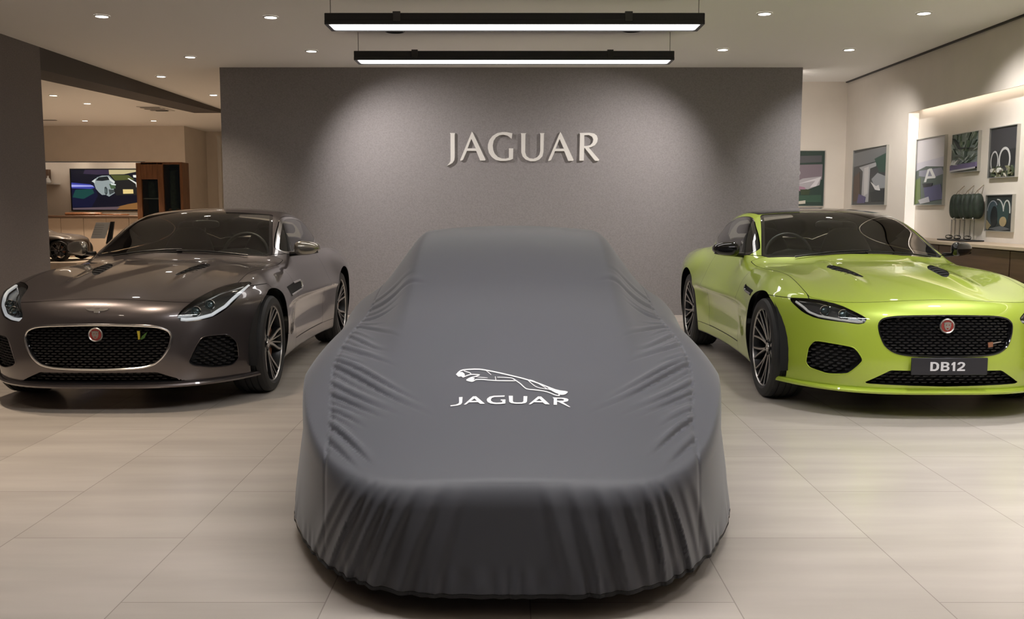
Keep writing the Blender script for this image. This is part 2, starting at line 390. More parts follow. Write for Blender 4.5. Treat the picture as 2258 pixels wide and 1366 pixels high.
def psdf(Q, poly):
    """signed distance to a 2-D polygon, positive inside"""
    P = np.asarray(poly, float); d = np.full(len(Q), 1e9); ins = np.zeros(len(Q), bool)
    for a, b in zip(P, np.roll(P, -1, 0)):
        e = b-a; w = Q-a; t = np.clip((w@e)/max(e@e, 1e-12), 0, 1); d = np.minimum(d, ((w-t[:, None]*e)**2).sum(1))
        c = ((a[1] <= Q[:, 1]) != (b[1] <= Q[:, 1]))
        if abs(e[1]) > 1e-12: ins ^= c & (Q[:, 0] < a[0]+e[0]*(Q[:, 1]-a[1])/e[1])
    d = np.sqrt(d); return np.where(ins, d, -d)
def mirror(half): return list(half)+[(-x, z) for x, z in half[::-1] if abs(x) > 1e-6]
def surface_nets(f, lo, hi, h):
    """triangulated level set f = 0 on a regular grid"""
    ax = [np.arange(lo[k], hi[k]+h, h) for k in range(3)]; nx, ny, nz = map(len, ax)
    G = np.empty((nx, ny, nz), np.float32); X, Z = np.meshgrid(ax[0], ax[2], indexing='ij')
    for j in range(0, ny, 24):
        yy = ax[1][j:j+24]; P = np.empty((nx, len(yy), nz, 3)); P[..., 0] = X[:, None, :]; P[..., 1] = yy[None, :, None]; P[..., 2] = Z[:, None, :]
        G[:, j:j+24] = f(P)
    S = G < 0; c = np.zeros((nx-1, ny-1, nz-1), np.int8)
    for i in (0, 1):
        for j in (0, 1):
            for k in (0, 1): c += S[i:nx-1+i, j:ny-1+j, k:nz-1+k]
    act = (c > 0) & (c < 8); idx = np.full(act.shape, -1); cells = np.argwhere(act); idx[act] = np.arange(len(cells))
    acc = np.zeros((len(cells), 3)); cnt = np.zeros(len(cells)); F = []
    for d in range(3):
        e1, e2 = [k for k in range(3) if k != d]
        for a in (0, 1):
            for b in (0, 1):
                off = [0, 0, 0]; off[e1] = a; off[e2] = b; p = cells+off; q = p.copy(); q[:, d] += 1
                va = G[tuple(p.T)]; vb = G[tuple(q.T)]; m = (va < 0) != (vb < 0); t = va/np.where(m, va-vb, 1)
                pt = p.astype(float); pt[:, d] += t; acc += np.where(m[:, None], pt, 0); cnt += m
        sl = [slice(None)]*3; sh = [slice(None)]*3; sl[d] = slice(0, -1); sh[d] = slice(1, None)
        E = np.argwhere(S[tuple(sl)] != S[tuple(sh)]); ok = np.ones(len(E), bool)
        for k in (e1, e2): ok &= (E[:, k] > 0) & (E[:, k] < G.shape[k]-1)
        E = E[ok]; q = []
        for a, b in ((1, 1), (0, 1), (0, 0), (1, 0)):
            o = E.copy(); o[:, e1] -= a; o[:, e2] -= b; q.append(idx[tuple(o.T)])
        F.append(np.stack(q, 1))
    V = np.asarray(lo)+acc/cnt[:, None]*h; Q = np.vstack(F); V = snap(f, V, 4)
    T = np.vstack([Q[:, [0, 1, 2]], Q[:, [0, 2, 3]]]); n = np.cross(V[T[:, 1]]-V[T[:, 0]], V[T[:, 2]]-V[T[:, 0]])
    g = grad(f, V[T].mean(1)); flip = (n*g).sum(1) < 0; T[flip] = T[flip][:, ::-1]
    return V, T
def clip(VT, s):
    """the part of a triangle mesh where the vertex field s is positive"""
    V, T = VT
    if len(T) == 0: return V, T
    s = np.where(np.abs(s) < 1e-7, 1e-7, s); ins = s > 0; c = ins[T].sum(1); out = [T[c == 3]]; extra = []; n0 = len(V)
    A = T[c == 1]; k = ins[A].argmax(1) if len(A) else []; r = np.arange(len(A)); A = np.stack([A[r, k], A[r, (np.array(k)+1) % 3], A[r, (np.array(k)+2) % 3]], 1) if len(A) else A
    B = T[c == 2]; k = (~ins[B]).argmax(1) if len(B) else []; r = np.arange(len(B)); B = np.stack([B[r, k], B[r, (np.array(k)+1) % 3], B[r, (np.array(k)+2) % 3]], 1) if len(B) else B
    E = np.vstack([x for x in ([A[:, [0, 1]], A[:, [0, 2]]] if len(A) else [])+([B[:, [0, 1]], B[:, [0, 2]]] if len(B) else [])] or [np.zeros((0, 2), int)])
    if len(E):
        Es = np.sort(E, 1); U, inv = np.unique(Es, axis=0, return_inverse=True); inv = inv.ravel()
        t = s[U[:, 0]]/(s[U[:, 0]]-s[U[:, 1]]); NV = V[U[:, 0]]+t[:, None]*(V[U[:, 1]]-V[U[:, 0]]); V = np.vstack([V, NV]); inv = inv+n0; p = 0
        if len(A): out.append(np.stack([A[:, 0], inv[:len(A)], inv[len(A):2*len(A)]], 1)); p = 2*len(A)
        if len(B):
            ab, ac = inv[p:p+len(B)], inv[p+len(B):p+2*len(B)]; out += [np.stack([ab, B[:, 1], B[:, 2]], 1), np.stack([ab, B[:, 2], ac], 1)]
    T = np.vstack(out); used, inv = np.unique(T, return_inverse=True); return V[used], inv.reshape(-1, 3)
# ---------------------------------------------------------------- the room
def structure(name, a, b, m, bev=0):
    g = Geo(); g.box(a, b, 0, bev); o = g.build(name, m); o['kind'] = 'structure'; return o
structure('floor', (-12, -7, -.1), (7, 22, 0), M['floor'])
structure('ceiling', (-12, -7, 3.0), (7, 22, 3.12), M['ceiling'])
structure('wall_back', (-3.52, 11.7, 0), (3.50, 11.95, 3.0), M['feature'])
structure('wall_left', (-5.45, -7, 0), (-4.97, 10.25, 3.0), M['dark_wall'])
g = Geo(); g.prism([(10.25, 3.0), (10.25, 2.765), (16.6, 2.945), (16.6, 3.0)], o=(-4.97, 0, 0), u=(0, 1, 0), v=(0, 0, 1), w=(-1, 0, 0), d=.48)
g.build('trim_1', M['beam'])['kind'] = 'structure'
structure('wall_back_right', (3.40, 13.0, 0), (5.2, 13.2, 3.0), M['wall'])
# right wall with its long display niche
g = Geo(); g.box((4.5, 10.98, 0), (5.0, 13.1, 3.0)); g.box((4.5, -7, 2.44), (5.0, 10.98, 3.0)); g.box((4.5, -7, 2.39), (4.515, 10.98, 2.44)); g.box((4.62, -7, 0), (5.0, 10.98, 2.44))
g.build('wall_right', M['wall'])['kind'] = 'structure'
structure('shadow_gap_strip', (4.47, -7, 2.985), (4.53, 13.0, 2.9995), M['black'])  # black strip painted in for the shadow gap where wall meets ceiling
# far lounge beyond the opening on the left
g = Geo(); g.box((-12, 19.8, 2.34), (-6.72, 21.2, 3.0)); g.box((-12, 19.8, 2.28), (-7.55, 19.82, 2.34)); g.box((-7.55, 19.8, 0), (-6.72, 21.2, 2.34)); g.box((-12, 20.2, 0), (-7.55, 21.2, 2.28))
g.build('wall_far', M['wall'])['kind'] = 'structure'
structure('wall_far_side', (-12.1, 10, 0), (-11.9, 20.2, 3.0), M['wall'])
structure('wall_far_right', (-6.9, 21.2, 0), (-3.0, 21.4, 3.0), M['wall'])
structure('wall_lounge_right', (-3.55, 11.96, 0), (-3.40, 21.2, 3.0), M['wall'])
structure('trim_3', (-6.45, 21.10, 0), (-6.37, 21.2, 2.9), M['trim_white'])

# ---------------------------------------------------------------- ceiling fixtures
def spot(parent, z, w, col, size=100, blend=1, rad=.07, tilt=(0, 0)):
    d = bpy.data.lights.new('lamp', 'SPOT'); d.energy = w; d.color = col; d.spot_size = R(size); d.spot_blend = blend; d.shadow_soft_size = rad
    o = bpy.data.objects.new('lamp', d); link(o, parent); o.location = (0, 0, z); o.rotation_euler = (tilt[0], tilt[1], 0); return o
def make_downlight(warm=False, col=None, tilt=(0, 0), w=1.0):
    e = empty('ceiling_downlight', (0, 0, 3.0), '', 'ceiling light')
    g = Geo(); g.lathe([(-.004, .050), (-.010, .054), (-.010, .066), (-.0005, .070)], 2, 28, caps=False); g.build('trim_ring', M['trim_white'], e)
    g = Geo(); g.lathe([(-.0065, .0005), (-.0065, .052)], 2, 28, caps=False); g.build('lamp_lens', M['lamp_warm' if warm else 'lamp'], e)
    spot(e, -.03, SPOT_W*(3.0 if warm else 1)*w, col or (WARM if warm else NEUTRAL), tilt=tilt)
    return e
LEFT, RIGHT = (1, .83, .65), (1, .96, .93)
kinds = {'l': make_downlight(col=LEFT), 'r': make_downlight(col=RIGHT), 'wl': make_downlight(col=(1, .92, .87), tilt=(R(26), R(-36)), w=2.0), 'wq': make_downlight(col=(1, .92, .87), tilt=(R(26), R(36)), w=2.0), 'wr': make_downlight(col=RIGHT, tilt=(0, R(-28)), w=1.35), 'wb': make_downlight(col=(1, .95, .90), tilt=(R(36), R(-16)), w=1.35), 'rf': make_downlight(col=(.98, .98, 1), w=1.4)}
dlw = make_downlight(True)
used = set()
def place_dl(x, y, k):
    o = kinds[k] if k not in used else copy_tree(kinds[k]); used.add(k); o.location = (x, y, 3.0); return o
DL = [(-3.62, 8.63, 'round recessed downlight in the ceiling, top left corner above the bronze grey coupe'),
      (-2.14, 8.67, 'round recessed downlight left of the nearer black pendant light'),
      (-2.16, 10.49, 'round recessed downlight left of the farther black pendant light'),
      (-3.60, 10.89, 'round recessed downlight in the ceiling between the dark beam and the farther pendant light'),
      (-4.50, 12.46, 'small recessed downlight close to the dark ceiling beam, halfway along it'),
      (-4.45, 14.45, 'small recessed downlight by the left edge of the grey feature wall'),
      (2.20, 8.52, 'round recessed downlight right of the nearer black pendant light'),
      (2.25, 10.40, 'round recessed downlight right of the farther black pendant light'),
      (3.58, 8.50, 'round recessed downlight at the top right, nearest to the dark ceiling slot'),
      (3.60, 10.40, 'round recessed downlight above the green coupe, just left of the dark ceiling slot')]
for i, (x, y, l) in enumerate(DL):
    o = place_dl(x, y, 'wb' if x > 3 and y > 10 else 'wr' if x > 3 else ('wl' if x < 0 else 'wq') if 10 < y < 11 and abs(x) < 3 else 'r' if x > 0 else 'l'); o['label'] = l; o['group'] = 'recessed showroom downlights'
for i, (x, y, l) in enumerate([(-6.86, 14.5, 'small recessed downlight in the lounge ceiling, nearest to the dark pillar'), (-6.84, 15.6, 'small recessed downlight in the lounge ceiling, second from the dark pillar'),
                               (-8.21, 18.59, 'dim recessed downlight over the wall screen in the far lounge'), (-6.89, 18.59, 'recessed downlight over the reddish wooden display frame in the far lounge')]):
    o = dlw if i == 0 else copy_tree(dlw); o.location = (x, y, 3.0); o['label'] = l; o['group'] = 'recessed lounge downlights'
# unseen downlights added over the front, placed to light floor and cars
for x, y in ((-3.6, 6.3), (-2.6, 5.4), (-3.6, 3.7), (2.5, 4.7), (3.6, 6.4), (3.6, 4.3), (3.0, 3.2)):
    if True:
        o = place_dl(x, y, 'rf' if x > 0 else 'l'); o['label'] = 'unseen round downlight added to light the front of the showroom'; o['group'] = 'added front showroom downlights'
# wall washers over the feature wall and the far right
def pendant(loc, L, label, tube='tube'):
    e = empty('pendant_light', loc, label, 'pendant light', 'linear pendant lights'); h = L/2
    g = Geo(); g.box((-h, 0, 0), (h, .30, .055), 0, .004); g.box((-h, 0, -.03), (h, .016, .001)); g.box((-h, .284, -.03), (h, .30, .001)); g.box((-h, .016, -.03), (-h+.03, .284, .001)); g.box((h-.03, .016, -.03), (h, .284, .001))
    g.build('housing', M['black'], e)
    g = Geo(); g.box((-h+.032, .02, -.022), (h-.032, .28, -.004)); g.build('diffuser', M[tube], e)
    for sx in (-h+.02, h-.02):
        g = Geo(); g.tube([(sx, .15, .055), (sx, .15, 3.0-loc[2])], .0035, 6); g.build('suspension_wire', M['steel'], e)
    for sx in (-h*.62, h*.60):
        g = Geo(); g.box((sx-.03, -.008, -.01), (sx+.03, .06, .066), 0, .002); g.build('clamp', M['gloss_black'], e)
    return e
pendant((0.02, 7.5, 2.745), 2.92, 'long black pendant light with white diffuser, the nearer and larger of the two')
pendant((0.02, 9.26, 2.745), 3.05, 'long black pendant light with white diffuser, the farther one close to the feature wall')
pendant((0.02, 3.45, 2.745), 2.92, 'unseen long black pendant light added to light the bonnet of the covered car', 'tube_added')  # unseen pendant, added and made stronger to light the cover's bonnet
def speaker(x, y, l):
    e = empty('ceiling_speaker', (x, y, 3.0), l, 'ceiling speaker', 'round dark ceiling speakers')
    g = Geo(); g.lathe([(-.0005, .095), (-.012, .09), (-.012, .08)], 2, 32, caps=False); g.build('bezel', M['black'], e)
    g = Geo(); g.lathe([(-.009, .0005), (-.009, .082)], 2, 32, caps=False); g.build('speaker_grille', M['inner'], e)
speaker(-1.12, 9.34, 'round dark ceiling speaker behind the left end of the nearer pendant light')
speaker(1.14, 9.29, 'round dark ceiling speaker behind the right end of the nearer pendant light')
e = empty('air_diffuser', (-6.03, 16.4, 3.0), 'slatted air conditioning diffuser in the lounge ceiling beneath the dark beam', 'air vent')
g = Geo(); g.box((-.20, -.35, -.012), (.20, .35, -.0005), 0, .004); g.build('cover_plate', M['trim_white'], e)
for k, (y, w) in enumerate(((-.26, .16), (-.05, .17), (.16, .15), (.28, .10))):
    g = Geo(); g.box((-w, y-.035, -.018), (w, y+.03, -.0125)); g.build('slot', M['black'], e)
g = Geo(); g.box((-9.1, 18.46, 2.994), (-8.72, 18.54, 2.9995)); tag(g.build('ceiling_slot_vent', M['black']), 'narrow dark slot vent in the lounge ceiling beside the dark pillar', 'air vent')

# ---------------------------------------------------------------- lettering on the feature wall
e = empty('wall_sign', (0, 11.699, 1.98), 'large brushed metal JAGUAR lettering mounted on the grey feature wall', 'sign')
A_ = [(455,150),(472,112),(490,140),(648,475),(640,488),(578,488),(525,362),(405,362),(352,478),(320,492),(316,480)]; AH = [(463,205),(520,330),(412,330)]
LET = [([(183,131),(252,131),(245,148),(244,440),(238,482),(215,517),(175,542),(140,556),(172,525),(188,495),(190,450),(190,148)], []),
       (A_, [AH]),
       ([(1000,135),(930,121),(870,119),(800,133),(740,170),(700,220),(680,280),(679,330),(693,390),(730,442),(780,478),(840,493),(910,493),(970,482),(1008,465),(1012,330),(955,330),(955,452),(910,464),(860,461),(810,440),(770,400),(749,350),(743,290),(755,230),(785,185),(830,160),(880,153),(940,167),(990,205)], []),
       ([(1110,133),(1180,133),(1171,150),(1168,380),(1185,430),(1225,459),(1275,465),(1325,445),(1355,410),(1366,360),(1367,150),(1360,133),(1420,133),(1413,150),(1408,370),(1395,430),(1355,475),(1300,497),(1235,497),(1175,475),(1135,435),(1117,380),(1116,150)], []),
       ([(a+1155, b+4) for a, b in A_], [[(a+1155, b+4) for a, b in AH]]),
       ([(1878,131),(2010,128),(2070,138),(2105,165),(2118,205),(2110,250),(2080,290),(2035,312),(2003,320),(2140,478),(2130,492),(2085,492),(1946,322),(1941,325),(1938,490),(1880,490),(1885,150)], [[(1941,160),(2000,157),(2043,178),(2060,215),(2050,258),(2020,288),(1980,298),(1941,300)]])]
k = 2.087/2258
for outer, holes in LET:
    cv = lambda P: [(-.92+a*k, .36-b*k) for a, b in P]
    g = Geo(); g.prism(cv(outer), [cv(h) for h in holes], d=.028); g.build('letter', M['letter'], e, 30)
    cx = sum(a for a, b in outer)/len(outer); cx = -.92+cx*k
# ---------------------------------------------------------------- the covered car in the middle
def cover0(p):
    global cover_disp
    keep = cover_disp; cover_disp = lambda x, y, z: 0
    try: return cover(p)
    finally: cover_disp = keep
car = empty('covered_car', (0, 3.0, 0), 'low car under a charcoal stretch cover printed with a white leaping cat', 'covered car')
VT = surface_nets(cover0, (-1.03, -.09, .04), (1.03, 4.46, 1.26), .0095)
VT = (snap(cover, VT[0], 3), VT[1])
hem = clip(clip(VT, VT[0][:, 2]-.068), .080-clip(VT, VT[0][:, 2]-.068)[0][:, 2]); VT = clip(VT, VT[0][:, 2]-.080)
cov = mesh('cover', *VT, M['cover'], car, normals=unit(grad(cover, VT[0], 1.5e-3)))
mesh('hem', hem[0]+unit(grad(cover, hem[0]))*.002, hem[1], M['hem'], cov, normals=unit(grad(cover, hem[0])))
def deck(P, off=.0025):
    """printed artwork coordinates -> points on the bonnet of the cover"""
    P = np.asarray(P, float); px = 960+P[:, 0]/6.641; t = P[:, 1]/6.641/150
    y = .99-.68*t+.12*t*t; x = (px-1129.5)*(.65/340-t*.09/340); q = top_pt(cover, x, y); return q+unit(grad(cover, q))*off
PA = [(555,650),(600,650),(728,765),(660,765),(625,738),(495,738),(450,770),(418,770)]; PH = [(575,682),(612,718),(523,718)]
PRINT = [([(350,655),(402,655),(395,740),(375,765),(330,780),(225,788),(222,772),(300,765),(340,750),(350,735)], None), (PA, PH),
         ([(1020,645),(860,648),(800,660),(765,685),(755,710),(770,740),(810,762),(880,772),(960,772),(1028,765),(1030,705),(960,705),(962,722),(985,722),(980,748),(900,752),(850,745),(820,725),(815,705),(830,680),(870,667),(1015,664)], None),
         ([(1078,650),(1138,650),(1138,730),(1150,745),(1200,750),(1270,748),(1292,735),(1295,655),(1350,655),(1345,735),(1325,757),(1270,768),(1180,770),(1115,760),(1085,740)], None),
         ([(a+952, b+6) for a, b in PA], [(a+952, b+6) for a, b in PH]),
         ([(1720,665),(1880,665),(1935,675),(1955,692),(1940,715),(1890,728),(1870,730),(1985,800),(1965,802),(1800,727),(1785,727),(1785,775),(1735,775),(1738,685)], [(1785,682),(1860,682),(1890,692),(1880,708),(1830,712),(1785,712)])]
def fill(polys, name, parent, ribbons=()):
    V, F = [], []
    for outer, hole in polys:
        rings = [outer]+([hole] if hole else []); fl = [p for r in rings for p in r]; b = len(V); V += fl
        for t in mgeo.tessellate_polygon([[Vector((a, c, 0)) for a, c in r] for r in rings]):
            a = [fl[i] for i in t]; ar = (a[1][0]-a[0][0])*(a[2][1]-a[0][1])-(a[2][0]-a[0][0])*(a[1][1]-a[0][1]); t = tuple(t) if ar < 0 else tuple(t)[::-1]
            F.append(tuple(i+b for i in t))
    for P, w in ribbons:
        P = np.array(chaikin(P, 1, False) if len(P) > 3 else P, float); T = unit(np.gradient(P, axis=0)); N = np.stack([-T[:, 1], T[:, 0]], 1); m = len(P); b = len(V)
        tap = w*np.clip(np.minimum(np.arange(m)+.6, m-np.arange(m)-.4)/1.5, .45, 1); V += [tuple(p) for p in P+N*tap[:, None]/2]+[tuple(p) for p in P-N*tap[:, None]/2]
        F += [(b+i, b+i+1, b+m+i+1, b+m+i) for i in range(m-1)]
    o = mesh(name, deck(V), F, M['white_print'], parent, sharp=None); o['label'] = 'white print'; return o
fill(PRINT, 'printed_lettering', cov)
CAT = [([(320,312),(345,282),(380,260),(440,250),(620,247),(740,265),(900,300),(1100,347),(1300,395),(1500,455),(1650,512),(1790,562),(1940,574)], 17),
       ([(408,362),(450,345),(500,328),(540,322),(655,332)], 14), ([(420,268),(470,285),(512,300),(530,320)], 12), ([(655,332),(600,355),(545,365),(500,380),(458,405)], 14),
       ([(458,405),(500,420),(545,430),(575,415),(600,400),(700,402),(790,415),(900,424),(1050,427),(1175,428)], 14), ([(600,362),(680,372),(770,380)], 11), ([(905,372),(1040,378),(1140,388),(1180,428)], 10),
       ([(882,362),(890,420)], 22), ([(740,270),(780,300),(822,336)], 10), ([(1140,395),(1200,435),(1250,470),(1300,520),(1345,552),(1500,562),(1620,578),(1700,605),(1765,632),(1825,636)], 14),
       ([(1825,636),(1800,612),(1850,618),(1900,610),(1940,578)], 12), ([(1345,402),(1400,455),(1460,505),(1520,528),(1600,540),(1680,545),(1780,600)], 11), ([(1380,410),(1450,430),(1540,480),(1640,540)], 10)]
HEAD = [([(305,312),(350,282),(400,284),(432,312),(436,340),(408,366),(385,348),(345,352)], None), ([(470,405),(540,372),(580,378),(560,425),(520,430)], None), ([(1640,520),(1780,562),(1930,580),(1880,612),(1800,610),(1720,575)], None)]
fill(HEAD, 'printed_leaping_cat', cov, CAT)
# ---------------------------------------------------------------- wheels
def make_wheel(style, cal):
    g = Geo(); prof = [(-.112, .250), (-.122, .275), (-.125, .300), (-.117, .328), (-.100, .341), (-.072, .3445), (-.070, .338), (-.062, .338), (-.060, .345), (-.026, .345), (-.024, .338), (-.014, .338), (-.012, .345), (.012, .345), (.014, .338), (.024, .338), (.026, .345), (.060, .345), (.062, .338), (.070, .338), (.072, .3445), (.100, .341), (.117, .328), (.125, .300), (.124, .285), (.112, .268)]
    g.lathe(prof, 0, 72, caps=False)
    w = g.build('wheel', M['rubber'], None, 30)
    g = Geo(); g.lathe([(-.112, .256), (-.09, .245), (.06, .240), (.104, .252)], 0, 56, mi=0, caps=False); g.lathe([(.104, .252), (.112, .256)], 0, 56, mi=1, caps=False); g.lathe([(.112, .256), (.117, .268), (.110, .276)], 0, 56, mi=0, caps=False)
    def bar(path, w0, w1, depth, mi, lift=0):
        """spoke: path of (radius, angle), following the dish of the wheel"""
        P = np.array(path); n = len(P); V = []
        for i, (r, t) in enumerate(P):
            xf = .070+.034*((r-.04)/.2)**1.5+lift; hw = (w0+(w1-w0)*i/(n-1))/2
            a, b = P[max(i-1, 0)], P[min(i+1, n-1)]
            pa = np.array((a[0]*math.cos(a[1]), a[0]*math.sin(a[1]))); pb = np.array((b[0]*math.cos(b[1]), b[0]*math.sin(b[1])))
            d = (pb-pa)/np.linalg.norm(pb-pa); nn = np.array((-d[1], d[0])); c = np.array((r*math.cos(t), r*math.sin(t)))
            for s_, x in ((1, xf), (-1, xf), (-1, xf-depth), (1, xf-depth)):
                q = c+nn*hw*s_; V.append((x, q[0], q[1]))
        F = [(4*i+k, 4*i+(k+1) % 4, 4*i+4+(k+1) % 4, 4*i+4+k) for i in range(n-1) for k in range(4)]+[(0, 3, 2, 1), (4*n-4, 4*n-3, 4*n-2, 4*n-1)]
        g.add(V, F, mi)
    lin = lambda pts: [(float(r), float(t)) for r, t in resample(pts, 9)]
    if style == 'many':
        for k in range(10):
            t = 2*math.pi*k/10
            for s_ in (1, -1):
                p = lin([(.045, t+s_*.07), (.10, t+s_*.05), (.16, t+s_*.085), (  .256, t+s_*.155)]); bar(p, .020, .018, .034, 0, -.004); bar(p, .009, .0105, .012, 1)
    else:
        for k in range(5):
            t = 2*math.pi*k/5
            for s_ in (1, -1):
                p = lin([(.045, t+s_*.12), (.085, t+s_*.14), (.15, t+s_*.24), (.21, t+s_*.31), (.256, t+s_*.30)]); bar(p, .030, .020, .036, 0, -.004); bar(p, .016, .013, .012, 1)
                p = lin([(.07, t+s_*.05), (.15, t+s_*.075), (.256, t+s_*.11)]); bar(p, .018, .014, .03, 0, -.008); bar(p, .005, .0065, .01, 1, -.004)
    g.lathe([(.02, .06), (.066, .058), (.074, .048), (.074, .034)], 0, 32, mi=0, caps=False); g.lathe([(.066, .0005), (.078, .012), (.078, .030), (.066, .034)], 0, 32, mi=1, caps=False)
    for k in range(5):
        t = 2*math.pi*(k+.5)/5; g.lathe([(.06, .008), (.079, .008), (.080, .005)], 0, 8, (0, .045*math.cos(t), .045*math.sin(t)), 0)
    g.build('rim', [M['rim_dark'], M['silver']], w, 35).scale = (1, 1.04, 1.04)
    g = Geo(); g.lathe([(-.005, .075), (.03, .075), (.03, .09), (.012, .09), (.012, .187), (-.012, .187), (-.012, .08)], 0, 48, caps=False); g.build('brake_disc', M['steel'], w, 30)
    g = Geo(); n = 12; V = []
    for i in range(n+1):
        t = R(-38)+R(76)*i/n
        for x, r in ((-.045, .125), (.052, .125), (.052, .200), (-.045, .200)): V.append((x, r*math.cos(t), r*math.sin(t)))
    g.add(V, [(4*i+k, 4*i+4+k, 4*i+4+(k+1) % 4, 4*i+(k+1) % 4) for i in range(n) for k in range(4)]+[(0, 1, 2, 3), (4*n+3, 4*n+2, 4*n+1, 4*n)])
    g.build('brake_caliper', M[cal], w, 30)
    return w
def fit_wheels(root, proto, spots):
    for i, (x, y) in enumerate(spots):
        w = proto if i == 0 else copy_tree(proto); w.parent = root; w.location = (x, y, WR); w.rotation_euler = (0.3*i, 0, 0 if x > 0 else math.pi)

# ---------------------------------------------------------------- the two coupes
BASE = surface_nets(coupe, (-1.07, -.08, .12), (1.07, 4.58, 1.40), .0155)
AX = lambda V: np.abs(V[:, 0])
WS = mirror([(0, 2.315), (.40, 2.385), (.525, 2.42), (.548, 2.385), (.62, 2.06), (.690, 1.77), (.702, 1.715), (.665, 1.655), (.5, 1.555), (.3, 1.49), (0, 1.465)])
ROOF = mirror([(0, 2.325), (.40, 2.395), (.528, 2.432), (.548, 2.46), (.560, 2.75), (.545, 3.05), (.48, 3.28), (0, 3.34)])
RWIN = mirror([(0, 3.345), (.48, 3.29), (.56, 3.36), (.50, 3.80), (.42, 4.05), (0, 4.14)])
SIDE = chaikin([(1.80, .948), (2.3, .958), (2.85, .985), (3.18, 1.02), (3.36, 1.085), (3.26, 1.14), (3.0, 1.195), (2.65, 1.222), (2.38, 1.205), (2.12, 1.115), (1.92, 1.015)], 2)
HVENT = chaikin([(.268, .68), (.272, .80), (.295, 1.06), (.40, 1.15), (.392, .93), (.33, .74)], 1)
def arches(V):
    d = np.minimum(np.hypot(V[:, 1]-FA[0], V[:, 2]-FA[1]-.005)-.392, np.hypot(V[:, 1]-RA[0], V[:, 2]-RA[1]-.005)-.395)
    return np.where(AX(V) > .5, d, np.maximum(d, .5-AX(V)+.02))
def frontmask(poly, ym):
    return lambda V: np.minimum(psdf(V[:, [0, 2]], poly), ym-V[:, 1])
def absfront(poly, ym):
    return lambda V: np.minimum(psdf(np.stack([AX(V), V[:, 2]], 1), poly), ym-V[:, 1])
def planmask(poly, zmin): return lambda V: np.minimum(psdf(V[:, :2], poly), V[:, 2]-zmin)
def build_coupe(loc, label, c):
    root = empty('sports_coupe', loc, label, 'car')
    P, st = M[c['paint']], {'r': BASE}
    def take(field, gap=.0022):
        r = st['r']; s = field(r[0]); a = clip(r, s-gap); st['r'] = clip(r, -s-gap); return a
    def put(name, vt, m, parent=root, off=0):
        if len(vt[1]) == 0: return None
        n = unit(grad(coupe, vt[0])); return mesh(name, vt[0]+n*off, vt[1], m, parent, normals=n)
    def side(f, s): return lambda V: np.minimum(f(V), V[:, 0]*s)
    take(lambda V: -arches(V), 0)
    gr, lo = chaikin(chaikin(mirror(c['grille']), 1, q=.2), 1), mirror(c['low'])
    itk, hl = chaikin(chaikin(c['intake'], 1, q=.13), 1), chaikin(c['lamp'], 1, q=.2)
    grille = take(frontmask(gr, .5), 0); low = take(frontmask(lo, .5), 0); ints = [take(side(absfront(itk, .75), s), 0) for s in (1, -1)]
    lamps = [take(side(absfront(hl, .95), s), .0015) for s in (1, -1)]
    ws = take(planmask(WS, .86)); rw = take(planmask(RWIN, .9)); sf = lambda V: np.minimum(psdf(V[:, 1:3], SIDE)+.020, AX(V)-.3)
    sw = [take(side(sf, s)) for s in (1, -1)]
    st0 = st['r']                                                    # the painted skin, for the liner
    n = unit(grad(coupe, st0[0])); mesh('inner_liner', st0[0]-n*.005, st0[1][:, ::-1], M['inner'], root, normals=-n)
    under = take(lambda V: .186-V[:, 2], 0); put('underbody', under, M['black'])
    hv = [take(side(planmask([(x, y) for x, y in HVENT] if s > 0 else [(-x, y) for x, y in HVENT], .75), s), .001) for s in (1, -1)]
    sv = [take(side(lambda V: np.minimum(psdf(V[:, 1:3], c['gill']), AX(V)-.6), s), .001) for s in (1, -1)]
    hoodf = lambda V: np.minimum.reduce([V[:, 1]-(c['h0']+.21*(AX(V)/.73)**5), .738+.045*sstep(.8, 1.35, V[:, 1])-AX(V), 1.53+.16*(AX(V)/.7)**2-V[:, 1], V[:, 2]-.60])
    put('hood', take(hoodf), P)
    put('front_bumper', take(lambda V: np.maximum(np.minimum(.82-V[:, 1], c['bz']-V[:, 2]), np.minimum(.42-V[:, 1], .742-AX(V)))), P)
    for s in (1, -1): put('fender', take(side(lambda V: 1.56-V[:, 1]-.25*(V[:, 2]-.6), s)), P)
    for s in (1, -1): put('door', take(side(lambda V: np.minimum.reduce([2.70-V[:, 1]+.12*(V[:, 2]-.5), V[:, 2]-.275, .938-V[:, 2], AX(V)-.5]), s)), P)
    for s in (1, -1): put('side_sill', take(side(lambda V: np.minimum.reduce([3.02-V[:, 1], .272-V[:, 2], AX(V)-.5]), s)), P)
    if c['roof'] != c['paint']: put('roof_panel', take(planmask(ROOF, 1.0), .001), M[c['roof']])
    put('body_shell', st['r'], P)
    # glazing
    f = planmask(WS, .86); wo = put('windshield', clip(ws, f(ws[0])-.026), M['glass']); put('frit_band', clip(ws, .026-f(ws[0])), M['gloss_black'], wo)
    put('rear_window', rw, M['glass_rear'])
    for v in sw:
        q = psdf(v[0][:, 1:3], SIDE); o = put('side_window', clip(v, q), M['glass_side']); put('window_trim', clip(v, -q), M[c['wtrim']], o, .001)
    for v in hv:
        o = put('hood_vent', v, M['inner'], root, -.004); s = 1 if v[0][:, 0].mean() > 0 else -1
        for t in np.linspace(.78, 1.06, 5):
            x = np.linspace(.285, .375, 5)+(t-.78)*.10; q = top_pt(coupe, x*s, np.full(5, t)); g = Geo(); g.tube(q-np.array((0, 0, .002)), .004, 6); g.build('vent_louvre', M['gloss_black'], o)
